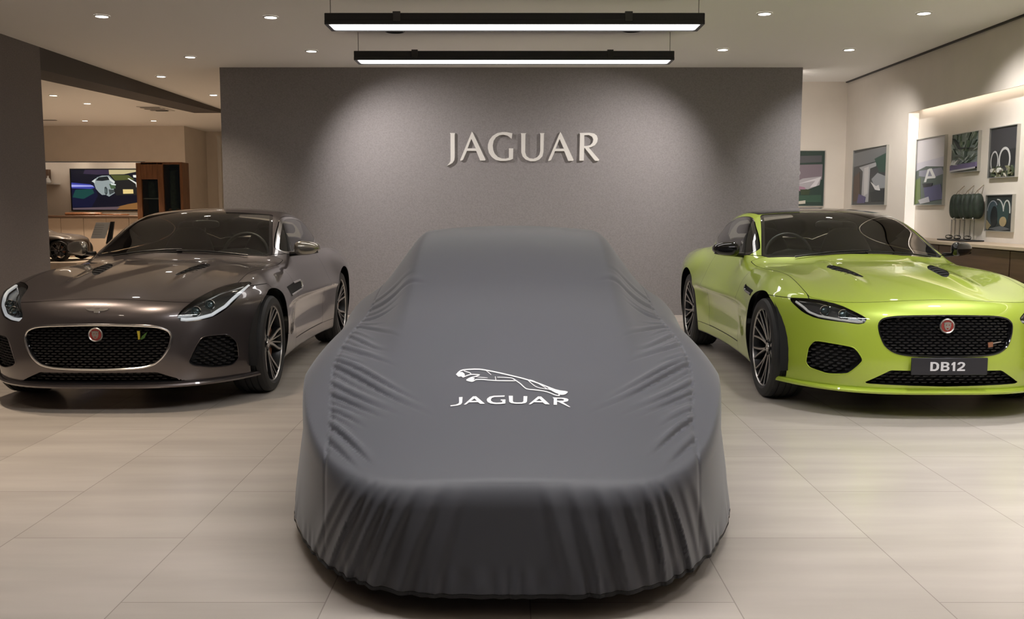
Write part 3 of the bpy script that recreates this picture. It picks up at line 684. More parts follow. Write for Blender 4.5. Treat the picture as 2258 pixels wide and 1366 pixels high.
    for v in sv:
        o = put('side_gill', v, M['inner'], root, -.004); s = 1 if v[0][:, 0].mean() > 0 else -1
        a, b = c['gill'][1], c['gill'][2]; pts = resample(c['gill'][1:], 16); q = side_pt(coupe, pts[:, 0], pts[:, 1], s); g = Geo(); g.tube(q, .009, 8); g.build('gill_trim', M[c['gilltrim']], o)
    # openings: return lips, mesh fields, rims
    def lip(name, poly, depth, parent, m):
        pts = resample(poly, 90, True); q = front_pt(coupe, pts[:, 0], pts[:, 1]); n2 = unit(grad(coupe, q)); e = q-n2*depth*.25+np.array((0, depth, 0)); k = len(q)
        ctr = q.mean(0); e = e+(ctr-q)*np.array((.04, 0, .06))
        return mesh(name, np.vstack([q, e]), [(i, (i+1) % k, k+(i+1) % k, k+i) for i in range(k)], m, parent)
    def honey(name, poly, inset, parent, dx, dz, hx, hz, m=M['gloss_black']):
        pb = np.array(poly); g = Geo(); row = 0; z = pb[:, 1].min(); X = []
        while z < pb[:, 1].max():
            x = pb[:, 0].min()+(dx/2 if row % 2 else 0)
            while x < pb[:, 0].max(): X.append((x, z)); x += dx
            z += dz; row += 1
        X = np.array(X); X = X[psdf(X, poly) > hz*1.3]; C = front_pt(coupe, X[:, 0], X[:, 1])+np.array((0, inset, 0))
        for p in C:
            if np.isnan(p).any(): continue
            ring = [(hx, 0), (hx*.62, hz), (-hx*.62, hz), (-hx, 0), (-hx*.62, -hz), (hx*.62, -hz)]
            V = [(p[0]+a, p[1]+.008, p[2]+b) for a, b in ring]+[(p[0]+a*.8, p[1]-.003, p[2]+b*.55-.001) for a, b in ring]
            g.add(V, [(i, (i+1) % 6, 6+(i+1) % 6, 6+i) for i in range(6)]+[(6, 7, 8, 9, 10, 11)])
        return g.build(name, m, parent)
    go = put('grille', grille, M['inner'], root, -.045); lip('grille_surround', gr, .05, go, M['gloss_black']); honey('grille_mesh', gr, .026, go, .047, .0165, .0225, .0066)
    pts = resample(gr, 120, True); q = front_pt(coupe, pts[:, 0], pts[:, 1]); g = Geo(); g.tube(q, c['rim_r'], 8, True); g.build('grille_frame', M[c['rim']], root)
    for v, s in zip(ints, (1, -1)):
        o = put('air_intake', v, M['inner'], root, -.05); pl = [(x*s, z) for x, z in itk]; lip('intake_surround', pl, .06, o, M['black']); honey('intake_mesh', pl, .034, o, .042, .018, .019, .0072, M['black'])
        pts = resample(pl, 60, True); q = front_pt(coupe, pts[:, 0], pts[:, 1]); g = Geo(); g.tube(q, .0035, 6, True); g.build('intake_edge', P, o)
    o = put('lower_intake', low, M['inner'], root, -.06); lip('lower_intake_surround', lo, .07, o, M['black']); honey('lower_intake_mesh', lo, .05, o, .05, .02, .022, .006, M['black'])
    # badges
    def badge(x, z, r, dy, parent):
        p = front_pt(coupe, np.array([x]), np.array([z]))[0]+np.array((0, dy, 0)); g = Geo()
        g.lathe([(.004, r), (-.008, r), (-.012, r*.93), (-.008, r*.80)], 1, 40, p, 0, caps=False); g.lathe([(-.006, .0004), (-.006, r*.82)], 1, 40, p, 1, caps=False)
        a = [(0, -.62), (.26, -.5), (.42, -.2), (.5, .1), (.46, .32), (.56, .52), (.36, .48), (.18, .58), (0, .55)]; face = a+[(-x_, z_) for x_, z_ in a[-2:0:-1]]
        g.prism([(x_*r*.95, z_*r*.95) for x_, z_ in face], o=p+np.array((0, -.006, 0)), d=.005, mi=0)
        for e_ in (-1, 1): g.prism([(e_*.18*r+x_*r, .12*r+z_*r) for x_, z_ in ((-.1, 0), (.02, .09), (.12, .04), (.02, -.05))], o=p+np.array((0, -.011, 0)), d=.0012, mi=1)
        g.prism([(x_*r, z_*r) for x_, z_ in ((-.16, -.24), (.16, -.24), (.06, -.42), (-.06, -.42))], o=p+np.array((0, -.011, 0)), d=.0012, mi=1)
        ob = g.build('badge', [M['silver'], M['enamel_red']], parent, 30); ob['label'] = 'round red badge with a silver cat face and ring'
    badge(0, c['bz0'], .046, .012, go)
    for f_ in c['extras']: f_(root, go)
    # headlamps
    for v, s in zip(lamps, (1, -1)):
        o = put('headlight', v, M['lens'], root, .001); put('headlight_housing', v, M['lamp_inner'], o, -.034)
        pts = resample(c['drl'], 26); q = front_pt(coupe, pts[:, 0]*s, pts[:, 1]); n2 = unit(grad(coupe, q)); g = Geo(); g.tube(q-n2*.014, c['drl_r'], 8); g.build('running_light', M[c['drlm']], o)
        for k, (x, z) in enumerate(c['proj']):
            q = front_pt(coupe, np.array([x*s]), np.array([z]))[0]; n2 = unit(grad(coupe, q[None]))[0]; p = q-n2*.022; g = Geo(); g.blob(p, (.026, .026, .024), 2, 16, 10, 0)
            g.lathe([(-.018, .034), (-.024, .031), (-.016, .026), (.01, .026)], 1, 24, p, 1, caps=False); g.build('projector_lamp', [M['projector'], M['chrome']], o)
        pts = resample(c['inner'], 14); q = front_pt(coupe, pts[:, 0]*s, pts[:, 1]); n2 = unit(grad(coupe, q)); g = Geo(); g.tube(q-n2*.018, .006, 6); g.build('lamp_fin', M['chrome'], o)
    # splitter along the bottom of the bumper
    xs = np.linspace(-.90, .90, 61); yy = np.array([float(Y0(.19))+.60*(abs(x)/.94)**3.5 for x in xs]); V, F = [], []
    sec = [(.16, .196), (-.006, .196), (-.022, .188), (-.026, .178), (-.018, .166), (.16, .160)]
    for x, y in zip(xs, yy):
        nx = -.60*3.5/.94*(abs(x)/.94)**2.5*math.copysign(1, x) if x else 0; nn = np.array((-nx, -1.)); nn /= np.linalg.norm(nn); e_ = 1-.6*sstep(.78, .9, abs(x))
        for dd, z in sec: V.append((x-nn[0]*dd*(e_ if dd < 0 else 1), y-nn[1]*dd*(e_ if dd < 0 else 1), z))
    k = len(sec); F = [(i*k+j, i*k+(j+1) % k, i*k+k+(j+1) % k, i*k+k+j) for i in range(60) for j in range(k)]+[tuple(range(k))[::-1], tuple(60*k+j for j in range(k))]
    mesh('splitter', V, F, M[c['split']], root, sharp=35)
    # mirrors, wipers
    for s in (1, -1):
        g = Geo(); V = Geo(); V.blob((0, 0, 0), (.098, .066, .056), 2.6, 28, 16); W = np.array(V.v)
        W[:, 1] = np.where(W[:, 1] > .03, .03, W[:, 1]); W[:, 2] *= 1-.25*W[:, 0]/.115; W[:, 1] += .05*(W[:, 0]/.1); W = W*np.array((s, 1, 1))+np.array((.945*s, 1.90, .985))
        F = V.f if s > 0 else [f_[::-1] for f_ in V.f]; g.add(W, F); o = g.build('door_mirror', M[c['mirror']], root, 50)
        g = Geo(); g.tube([(.80*s, 1.90, .935), (.86*s, 1.90, .938), (.95*s, 1.91, .945), (1.03*s, 1.92, .955)], [.022, .017, .018, .012], 10); g.build('mirror_stalk', M['gloss_black'], o)
    for x0, x1 in ((-.50, .05), (.02, .55)):
        xs = np.linspace(x0, x1, 9); q = top_pt(coupe, xs, 1.475+.20*xs**2+.05*(xs-x0)); g = Geo(); g.tube(q+np.array((0, -.004, .012)), .006, 6); g.build('wiper', M['black'], root)
    # cabin
    g = Geo(); xs = np.linspace(-.66, .66, 13)
    V = [(x, y, z-.03*(x/.66)**2) for x in xs for y, z in ((1.56, .88), (1.75, .925), (1.95, .935), (2.06, .90), (2.08, .70))]; g.add(V, [(i*5+j, i*5+5+j, i*5+6+j, i*5+1+j) for i in range(12) for j in range(4)])
    g.blob((c['wheel_x'], 1.93, .925), (.20, .12, .055), 2.2); g.build('dashboard', M['dash'], root)
    t = np.linspace(0, 2*math.pi, 29)[:-1]; g = Geo(); ct = np.array((c['wheel_x'], 2.13, .92)); g.tube([ct+np.array((.185*math.cos(a), .06*math.sin(a), .175*math.sin(a))) for a in t], .015, 10, True)
    g.blob(ct, (.07, .03, .055), 2.4)
    for a in (0, math.pi, -math.pi/2): g.tube([ct, ct+np.array((.18*math.cos(a), .06*math.sin(a), .17*math.sin(a)))], .014, 6)
    g.build('steering_wheel', M['leather'], root)
    for sx in (-.37, .37):
        g = Geo(); g.blob((sx, 2.62, .50), (.26, .30, .10), 3.2); g.build('seat', M['leather'], root); V = Geo(); V.blob((0, 0, 0), (.25, .075, .34), 3, 24, 16); W = np.array(V.v); W[:, 0] *= 1-.22*sstep(.0, .34, W[:, 2])
        W[:, 1] += .30*(W[:, 2]); W += np.array((sx, 2.87, .80)); g = Geo(); g.add(W, V.f); g.build('seat_backrest', M['leather'], root); g = Geo(); g.blob((sx, 3.00, 1.12), (.13, .055, .075), 2.8); g.build('headrest', M['leather'], root)
    g = Geo(); g.blob((0, 2.27, 1.175), (.115, .018, .034), 3); g.tube([(0, 2.28, 1.19), (0, 2.31, 1.235)], .012, 8); g.build('rear_view_mirror', M['black'], root)
    # wheels and wheel wells
    fit_wheels(root, make_wheel(c['wheel'], c['cal']), [(.806, FA[0]), (-.806, FA[0]), (.83, RA[0]), (-.83, RA[0])])
    for y in (FA[0], RA[0]):
        for s in (1, -1):
            g = Geo(); n = 20; V = []
            for i in range(n+1):
                a = R(-15)+R(210)*i/n
                for x in (.55, .905): V.append((x*s, y+.402*math.cos(a), .35+.402*math.sin(a)))
            F = [(2*i, 2*i+1, 2*i+3, 2*i+2) for i in range(n)]+[tuple(2*i for i in range(n+1))]; g.add(V, F); g.build('wheel_well', M['inner'], root, None)
    return root
def wings(root, go):
    """small silver wing emblem lying on the nose above the grille"""
    a = [(0, -.016), (.014, -.016), (.018, -.006), (.045, -.004), (.068, .003), (.074, .010), (.04, .010), (.018, .012), (.012, .006), (0, .005)]; P = np.array(a+[(-x, z) for x, z in a[-2:0:-1]]); P = P+np.array((0, .662))
    q = front_pt(coupe, P[:, 0], P[:, 1]); n = unit(grad(coupe, q)); k = len(q); V = np.vstack([q, q+n*.004]); tri = mgeo.tessellate_polygon([[Vector((x, z, 0)) for x, z in P]])
    F = [tuple(i+k for i in t) for t in tri]+[(i, (i+1) % k, k+(i+1) % k, k+i) for i in range(k)]; mesh('nose_emblem', V, F, M['chrome'], root, sharp=30)['label'] = 'small silver winged emblem'
def r_badge(root, go):
    p = front_pt(coupe, np.array([.285]), np.array([.508]))[0]+np.array((0, .008, 0)); g = Geo()
    g.prism([(-.024, .026), (-.006, .026), (-.008, -.026), (-.018, -.028), (-.020, .0)], o=p, d=.008, mi=0); g.prism([(-.006, -.026), (.008, -.004), (.040, .022), (.022, -.018), (.002, -.028)], o=p, d=.006, mi=1)
    g.build('grille_badge', [M['yellow'], M['green_badge']], go)['label'] = 'small yellow and green badge'
def red_badge(root, go):
    p = front_pt(coupe, np.array([.265]), np.array([.478]))[0]+np.array((0, .008, 0)); g = Geo(); g.prism([(-.018, .012), (.012, .016), (.014, -.014), (-.014, -.018)], o=p, d=.006, mi=0); g.prism([(.014, .012), (.062, .020), (.062, .014), (.014, .004)], o=p, d=.005, mi=1)
    g.build('grille_badge', [M['bronze'], M['silver']], go)['label'] = 'small copper and silver badge'
D_ = ([(0, 0), (0, 1), (.42, 1), (.62, .9), (.74, .7), (.74, .3), (.62, .1), (.42, 0)], [[(.21, .19), (.40, .19), (.50, .28), (.53, .42), (.53, .58), (.50, .72), (.40, .81), (.21, .81)]])
B_ = ([(0, 0), (0, 1), (.46, 1), (.62, .94), (.70, .80), (.68, .64), (.58, .53), (.70, .44), (.74, .28), (.68, .1), (.52, 0)], [[(.21, .17), (.44, .17), (.52, .23), (.53, .34), (.46, .42), (.21, .42)], [(.21, .59), (.41, .59), (.49, .65), (.49, .76), (.42, .83), (.21, .83)]])
ONE = ([(.12, 0), (.12, .70), (0, .62), (0, .80), (.17, 1), (.32, 1), (.32, 0)], [])
TWO = ([(0, 0), (0, .17), (.36, .50), (.46, .64), (.45, .77), (.36, .84), (.25, .82), (.19, .70), (0, .72), (.06, .90), (.20, 1), (.42, 1), (.60, .90), (.66, .72), (.61, .54), (.50, .40), (.28, .18), (.66, .18), (.66, 0)], [])
def plate(root, go):
    y = -.030; g = Geo(); g.box((-.232, y, .296), (.232, y+.012, .402), 0, .003); po = g.build('number_plate', M['plate'], root); h = .055; x = -.118
    for (o_, hs), adv in ((D_, .80), (B_, .80), (ONE, .40), (TWO, .66)):
        g = Geo(); sc = lambda P: [(x+a*h*1.30, .322+b*h) for a, b in P]; g.prism(sc(o_), [sc(k) for k in hs], o=(0, y, 0), d=.002); g.build('plate_character', M['plate_text'], po); x += adv*h*1.30+.007
    g = Geo(); g.box((-.15, y+.008, .31), (.15, .07, .34)); g.build('plate_bracket', M['black'], po)
GREY = dict(paint='paint_grey', roof='paint_grey', grille=[(0,.575),(.30,.568),(.40,.556),(.452,.53),(.466,.49),(.452,.43),(.415,.365),(.36,.318),(.27,.298),(0,.288)], low=[(0,.270),(.37,.270),(.53,.202),(0,.198)],
    intake=[(.625,.484),(.755,.482),(.800,.42),(.806,.31),(.772,.268),(.675,.272),(.58,.298),(.55,.323)], lamp=[(.82,.797),(.74,.797),(.65,.776),(.585,.733),(.515,.66),(.490,.617),(.522,.585),(.604,.586),(.689,.603),(.760,.658),(.812,.745)],
    gill=[(1.22,.716),(1.52,.724),(1.80,.730),(1.74,.664),(1.36,.642)], gilltrim='chrome', h0=.135, bz=.775, bz0=.512, rim='chrome', rim_r=.0085, extras=[wings, r_badge],
    drl=[(.515,.603),(.545,.598),(.604,.600),(.68,.617),(.745,.668),(.79,.742),(.81,.785)], drl_r=.011, drlm='drl', proj=[(.60,.655),(.665,.695)], inner=[(.53,.64),(.60,.70),(.68,.755),(.78,.785)], split='paint_grey', mirror='mirror_bronze', wheel_x=.37, wheel='pairs', cal='bronze', wtrim='chrome')
GREEN = dict(paint='paint_green', roof='gloss_black', grille=[(0,.653),(.30,.648),(.385,.632),(.412,.60),(.405,.54),(.378,.468),(.325,.428),(.25,.411),(0,.403)], low=[(0,.318),(.34,.318),(.485,.228),(0,.215)],
    intake=[(.764,.421),(.735,.474),(.541,.454),(.49,.373),(.567,.279),(.668,.265),(.755,.29),(.774,.324)], lamp=[(.842,.722),(.719,.728),(.602,.704),(.504,.652),(.468,.627),(.496,.593),(.618,.602),(.726,.611),(.784,.639),(.822,.684)],
    gill=[(1.03,.722),(1.33,.738),(1.36,.728),(1.30,.700),(1.08,.690)], gilltrim='gloss_black', h0=.165, bz=.722, bz0=.590, rim='gloss_black', rim_r=.005, extras=[red_badge, plate],
    drl=[(.815,.706),(.785,.675),(.765,.648),(.72,.628),(.618,.616),(.52,.608),(.495,.612)], drl_r=.0075, drlm='drl_dim', proj=[(.60,.655),(.69,.672)], inner=[(.50,.635),(.60,.685),(.72,.712),(.80,.712)], split='paint_green', mirror='gloss_black', wheel_x=-.37, wheel='many', cal='red', wtrim='gloss_black')
build_coupe((-2.63, 5.95, 0), 'bronze grey sports coupe with chrome grille rim, parked left of the covered car', GREY)
build_coupe((2.66, 5.75, 0), 'lime green sports coupe with black roof, parked right of the covered car', GREEN)
# ---------------------------------------------------------------- covered car: wheels under the cloth
fit_wheels(car, make_wheel('pairs', 'bronze'), [(.63, .95), (-.63, .95), (.68, 3.3), (-.68, 3.3)])
for w in car.children:
    if w.name.startswith('wheel'): w.scale = (.8, .8, .8); w.location.z = WR*.8
# ---------------------------------------------------------------- pictures
def picture(name, label, cat, o, u, w, W, H, bg, shapes, group=None, e=0, bord=.008, framem='frame', n_up=(0, 0, 1)):
    """o = bottom-left corner on the wall, u = to the right as seen, w = out of the wall; shapes in 0..1, v downwards"""
    o, u, w, up = (np.array(k, float) for k in (o, u, w, n_up)); r = empty(name, o+u*W/2+up*H/2, label, cat, group); c = o+u*W/2+up*H/2
    g = Geo(); g.prism([(0, 0), (W, 0), (W, H), (0, H)], [[(bord, bord), (W-bord, bord), (W-bord, H-bord), (bord, H-bord)]], o-c, u, up, w, .032); g.build('frame', M[framem], r, 30)
    g = Geo(); mats = [flat(bg, e)]; g.prism([(bord, bord), (W-bord, bord), (W-bord, H-bord), (bord, H-bord)], (), o-c, u, up, w, .018); iw, ih = W-2*bord, H-2*bord
    for i, (col, P) in enumerate(shapes):
        m = flat(col, e)
        if m not in mats: mats.append(m)
        g.prism([(bord+np.clip(a, 0, 1)*iw, bord+(1-np.clip(b, 0, 1))*ih) for a, b in P], (), o-c, u, up, w, .0185+.0006*i, mats.index(m), False)
    g.build('screen' if e else 'print', mats, r, 30); return r
def ring(cx, cy, rx, ry, t, a0=0, a1=360, n=22):
    A = [R(a0+(a1-a0)*i/n) for i in range(n+1)]; return [(cx+rx*math.cos(a), cy-ry*math.sin(a)) for a in A]+[(cx+(rx-t)*math.cos(a), cy-(ry-t)*math.sin(a)) for a in A[::-1]]
def disc(cx, cy, rx, ry, n=16): return [(cx+rx*math.cos(2*math.pi*i/n), cy+ry*math.sin(2*math.pi*i/n)) for i in range(n)]
def strokes(seed, cols, box, n, ln=.22, wd=.02, fan=None):
    r = random.Random(seed); out = []
    for _ in range(n):
        x, y = r.uniform(box[0], box[2]), r.uniform(box[1], box[3]); a = r.uniform(0, 6.3) if fan is None else math.atan2(y-fan[1], x-fan[0])+r.uniform(-.4, .4); L = ln*r.uniform(.5, 1.2); w = wd*r.uniform(.6, 1.5)
        dx, dy = math.cos(a)*L/2, math.sin(a)*L/2; nx, ny = -math.sin(a)*w, math.cos(a)*w; cl = lambda p: (min(max(p[0], box[0]), box[2]), min(max(p[1], box[1]), box[3]))
        out.append((r.choice(cols), [cl((x-dx, y-dy)), cl((x+nx, y+ny)), cl((x+dx, y+dy)), cl((x-nx, y-ny))]))
    return out
GRP = 'framed pictures on the right walls'; nu, nw = (0, -1, 0), (-1, 0, 0)
picture('framed_picture', 'tall framed picture with pale sky and a white A-shaped mark, leftmost in the niche', 'picture', (4.62, 10.945, 1.345), nu, nw, .72, .745, (.70, .67, .70),
    [((.60, .58, .66), [(0, .36), (1, .30), (1, .50), (0, .50)]), ((.10, .13, .12), [(0, .48), (.35, .42), (1, .45), (1, 1), (0, 1)]), ((.28, .28, .36), [(.1, .48), (.9, .46), (1, .55), (.6, .60), (.1, .56)]), ((.14, .20, .05), [(0, .62), (.16, .58), (.2, .95), (0, 1)]),
     ((.8, .8, .8), [(.30, .66), (.42, .47), (.50, .46), (.38, .66)]), ((.8, .8, .8), [(.46, .46), (.56, .46), (.72, .60), (.62, .60)]), ((.8, .8, .8), [(.38, .575), (.70, .575), (.70, .61), (.36, .61)]), ((.10, .10, .20), [(.3, .74), (.9, .70), (1, .92), (.4, .96)]), ((.5, .5, .54), [(.12, .93), (.5, .88), (.55, .96), (.2, .99)]), ((.03, .03, .04), [(.25, .68), (.62, .68), (.6, .73), (.3, .74)])], GRP)
picture('framed_picture', 'framed picture of grey-green foliage above a violet band, top middle of the niche', 'picture', (4.62, 10.06, 1.675), nu, nw, .57, .40, (.24, .29, .27),
    strokes(3, [(.46, .52, .50), (.10, .13, .11), (.33, .40, .35), (.16, .21, .15)], (0, 0, 1, .78), 46, .34, .018, (.5, .75))+[((.03, .04, .04), [(.05, .10), (.4, .36), (.98, .42), (.6, .40), (.3, .40)]), ((.17, .14, .28), [(0, .82), (1, .78), (1, .94), (0, .97)]), ((.75, .75, .77), [(.02, .80), (.10, .68), (.12, .76), (.32, .68), (.2, .80), (.34, .83)]), ((.55, .53, .60), [(0, .95), (1, .90), (1, .94), (0, 1)])], GRP)
picture('framed_picture', 'dark framed picture with two white hoops over leafy greenery, top right of the niche', 'picture', (4.62, 9.28, 1.595), nu, nw, .51, .48, (.050, .050, .055),
    [((.025, .028, .03), [(.0, .5), (1, .44), (1, 1), (0, 1)])]+[((.5, .5, .5), ring(.18, .68, .15, .22, .035, -60, 220)), ((.55, .55, .55), ring(.56, .66, .22, .26, .05, -60, 210))]+strokes(5, [(.14, .15, .08), (.22, .22, .14), (.07, .09, .05), (.45, .43, .36)], (.05, .78, .95, 1), 34, .16, .02)+[((.6, .6, .56), disc(.42, .86, .06, .05)), ((.5, .5, .46), disc(.17, .86, .05, .04))], GRP)
picture('framed_picture', 'small framed picture with dark curves and a gold disc, bottom right of niche', 'picture', (4.62, 9.29, 1.09), nu, nw, .50, .35, (.022, .030, .030),
    [((.05, .075, .09), disc(.24, .5, .2, .34)), ((.03, .06, .06), disc(.62, .5, .24, .36)), ((.012, .016, .018), disc(.30, .60, .14, .30)), ((.25, .27, .30), ring(.24, .5, .22, .36, .025, 40, 170)), ((.55, .56, .56), ring(.42, .52, .26, .42, .03, 10, 95)), ((.55, .58, .56), ring(.78, .45, .14, .32, .04, -10, 170)), ((.34, .27, .15), disc(.66, .74, .13, .14)), ((.22, .18, .10), [(.02, .70), (.2, .86), (.1, .98), (.02, .95)]), ((.10, .11, .12), [(.1, .95), (.6, .86), (.95, .95), (.5, 1)])], GRP)
picture('framed_picture', 'dark framed picture with a bright T-shaped glow, left of the niche', 'picture', (4.5, 12.62, 1.35), nu, nw, 1.12, .72, (.055, .062, .065),
    [((.20, .21, .22), [(0, .05), (1, 0), (1, .22), (0, .3)]), ((.42, .43, .45), [(.18, .32), (.70, .26), (.70, .33), (.52, .36), (.50, .95), (.28, .95), (.30, .40)]), ((.60, .60, .60), [(.34, .34), (.48, .32), (.47, .80), (.36, .84)]), ((.08, .05, .035), [(.02, .48), (.2, .40), (.24, .9), (.02, .95)]), ((.30, .32, .34), [(.58, .55), (.75, .45), (.98, .52), (.98, .72), (.7, .72)]), ((.7, .7, .7), [(.56, .60), (.72, .68), (.80, .66), (.84, .76), (.7, .74)]), ((.04, .09, .07), [(.65, .2), (1, .12), (1, .45), (.8, .44)]), ((.03, .035, .04), [(.55, .78), (1, .74), (1, .93), (.6, .95)]), ((.10, .09, .20), [(.2, .80), (.42, .86), (.40, .97), (.15, .97)])], GRP)
picture('framed_picture', 'framed picture of a pale sports car, half hidden behind the feature wall edge', 'picture', (3.50, 13.0, 1.34), (1, 0, 0), (0, -1, 0), .72, .75, (.035, .06, .05),
    [((.22, .18, .21), [(.2, .26), (.97, .24), (.97, .52), (.2, .56)]), ((.10, .10, .11), [(.0, .1), (.95, .08), (.95, .20), (.0, .24)]), ((.45, .44, .46), disc(.45, .40, .10, .07)), ((.03, .03, .035), disc(.45, .41, .07, .05)), ((.42, .40, .43), [(.40, .60), (.60, .50), (.95, .46), (.92, .62), (.70, .70), (.45, .66)]), ((.66, .64, .67), [(.50, .60), (.95, .47), (.86, .64), (.74, .66), (.84, .54)]), ((.38, .22, .30), [(.42, .62), (.64, .66), (.68, .74), (.46, .72)]), ((.05, .07, .04), [(.55, .70), (.75, .70), (.72, .80), (.58, .80)]), ((.05, .10, .07), [(0, .82), (.96, .80), (.96, .93), (0, .95)]), ((.60, .56, .48), [(.42, .93), (.66, .90), (.66, .96), (.42, .98)])], GRP)
g = Geo(); g.box((4.535, 0, 2.42), (4.56, 10.9, 2.439)); tag(g.build('cove_light_strip', M['led']), 'slim warm cove light strip along the top of the wall niche', 'cove light')
g = Geo(); g.box((4.505, 10.965, .99), (4.615, 10.979, 2.385)); tag(g.build('niche_return_glow', M['panel']), 'tall pale far end return of the wall niche, brightened by added glow', 'niche return')  # niche return given its own glow in place of light falling on it
g = Geo(); g.box((3.44, 11.955, .3), (3.48, 11.975, 2.98)); tag(g.build('added_fill_strip', M['led_fill']), 'unseen upright strip added behind the feature wall to brighten the back right wall', 'cove light')  # unseen strip, added to brighten the back right wall
# hanging bags over the counter
BAGS = ['leftmost of the three dark green bags hanging above the counter', 'middle one of the three dark green bags hanging above the counter', 'rightmost of the three dark green bags hanging above the counter']
for i, y in enumerate((9.80, 9.60, 9.40)):
    r = empty('hanging_bag', (4.55, y, 1.33), BAGS[i], 'bag', 'dark green bags hanging on cords')
    for k, dy in enumerate((-.045, .04)):
        V = Geo(); V.blob((0, dy, 0), (.05, .052, .125), 2.6, 18, 14); W = np.array(V.v); W[:, 1] = (W[:, 1]-dy)*(1-.28*W[:, 2]/.125)+dy; g = Geo(); g.add(W, V.f); g.build('bag_body', M['cloth_green'], r)
    g = Geo(); g.tube([(0, -.04, .11), (.01, -.01, .15), (.06, 0, .20), (.075, 0, .21)], .004, 6); g.tube([(0, .035, .11), (.01, .01, .15), (.06, 0, .20)], .004, 6); g.build('cord', M['cord'], r)
    g = Geo(); g.blob((-.02, .0, -.125), (.014, .014, .016), 2, 10, 8); g.build('toggle', M['silver'], r)
r = empty('clear_display_stand', (4.50, 9.59, .987), 'clear display stand with thin upright rods on the counter below the hanging bags', 'display stand')
g = Geo(); g.box((-.10, -.30, 0), (.10, .30, .012), 0, .004); g.build('tray', M['black'], r)
for y in (-.24, -.16, -.04, .06, .16, .24):
    g = Geo(); g.tube([(.02, y, .012), (.02, y, .21)], .006, 8); g.build('rod', M['acrylic'], r)
for y in (-.2, .02, .2):
    g = Geo(); g.blob((-.02, y, .035), (.03, .05, .022), 2.4, 14, 8); g.build('glass_dish', M['acrylic'], r)
# wooden counter along the right wall
r = empty('display_counter', (4.45, 8.5, 0), 'long brown wooden counter with a pale top under the wall niche', 'counter')
def lb(g, a, b, org, bev=0): g.box(np.subtract(a, org), np.subtract(b, org), 0, bev); return g
O = (4.45, 8.5, 0)
lb(Geo(), (4.24, 5.4, .952), (4.619, 10.95, .985), O, .004).build('counter_top', M['counter'], r); lb(Geo(), (4.29, 5.42, .08), (4.615, 10.93, .952), O).build('carcass', M['inner'], r); lb(Geo(), (4.33, 5.42, 0), (4.60, 10.93, .08), O).build('plinth', M['black'], r)
for y0 in np.arange(5.42, 10.9, 1.435/1.03*.985):
    y1 = min(y0+1.36, 10.93)
    for z0, z1 in ((.695, .945), (.40, .688), (.085, .393)):
        lb(Geo(), (4.265, y0+.003, z0), (4.29, y1, z1), O, .002).build('drawer_front', M['wood'], r)

# ---------------------------------------------------------------- the lounge on the left
X0, X1, TY0, TY1 = 335, 1130, 170, 650
def tv(P): return [((a-X0)/(X1-X0), (b-TY0)/(TY1-TY0)) for a, b in P]
picture('wall_screen', 'large lit wall screen showing a white car front and blue light', 'screen', (-9.28, 20.2, 1.27), (1, 0, 0), (0, -1, 0), 1.46, .88, (.003, .004, .011),
    [((.03, .02, .045), tv([(500, 172), (780, 172), (780, 225), (640, 230), (480, 220)])), ((.004, .006, .026), tv([(336, 320), (600, 345), (640, 480), (560, 620), (336, 620)])), ((.04, .05, .30), tv([(336, 325), (560, 345), (610, 385), (560, 400), (336, 392)])), ((.35, .36, .75), tv([(336, 350), (580, 358), (600, 372), (336, 376)])), ((.006, .05, .045), tv([(380, 410), (580, 400), (600, 450), (470, 520), (340, 500)])),
     ((.50, .42, .22), tv([(782, 172), (1130, 172), (1130, 190), (960, 225), (785, 228)])), ((.26, .30, .30), tv([(596, 312), (640, 262), (700, 242), (780, 240), (835, 300), (862, 322), (866, 372), (846, 402), (840, 450), (772, 492), (735, 470), (690, 472), (655, 440), (622, 400)])), ((.008, .012, .014), tv([(625, 300), (660, 262), (760, 250), (800, 290), (700, 305)])), ((.55, .58, .56), tv([(575, 310), (625, 275), (612, 330)])), ((.62, .64, .60), tv([(770, 255), (850, 315), (840, 335), (790, 300)])),
     ((.07, .08, .02), tv([(800, 235), (1010, 235), (1080, 290), (900, 300), (850, 300)])), ((.012, .012, .012), tv([(850, 300), (1030, 290), (1120, 350), (1120, 470), (860, 480), (830, 420)])), ((.06, .10, .05), tv([(780, 340), (850, 350), (855, 395), (800, 400)])), ((.03, .04, .04), tv([(725, 380), (742, 372), (758, 400), (756, 452), (740, 476), (724, 450)])), ((.10, .13, .13), tv([(733, 395), (745, 400), (747, 440), (737, 455), (730, 430)])), ((.05, .06, .06), tv([(772, 405), (840, 412), (832, 446), (780, 470)])), ((.62, .66, .62), tv([(800, 330), (860, 345), (858, 358), (806, 352)])), ((.70, .70, .62), tv([(1000, 275), (1015, 272), (1110, 330), (1120, 390), (1100, 380), (1095, 340)])), ((.80, .78, .70), tv([(1065, 235), (1100, 235), (1100, 265), (1070, 262)])),
     ((.72, .55, .22), tv([(940, 405), (1060, 405), (1062, 455), (942, 458)])), ((.22, .10, .03), tv([(880, 610), (1000, 580), (1125, 560), (1125, 645), (760, 648)])), ((.10, .07, .08), tv([(340, 628), (900, 612), (860, 648), (345, 648)]))], None, 1.0, .02, 'black')
r = empty('sideboard', (-8.3, 19.45, 0), 'long pale sideboard with a dark wooden top under the wall screen', 'sideboard'); O = (-8.3, 19.45, 0)
lb(Geo(), (-11.2, 18.86, 1.14), (-7.1, 19.79, 1.18), O, .005).build('sideboard_top', M['wood'], r); lb(Geo(), (-11.18, 18.92, .06), (-7.12, 19.79, 1.14), O).build('carcass', M['oak'], r)
for k in range(9):
    x = -11.17+k*.45; lb(Geo(), (x+.004, 18.90, .08), (x+.444, 18.92, 1.13), O, .002).build('door', M['oak'], r)
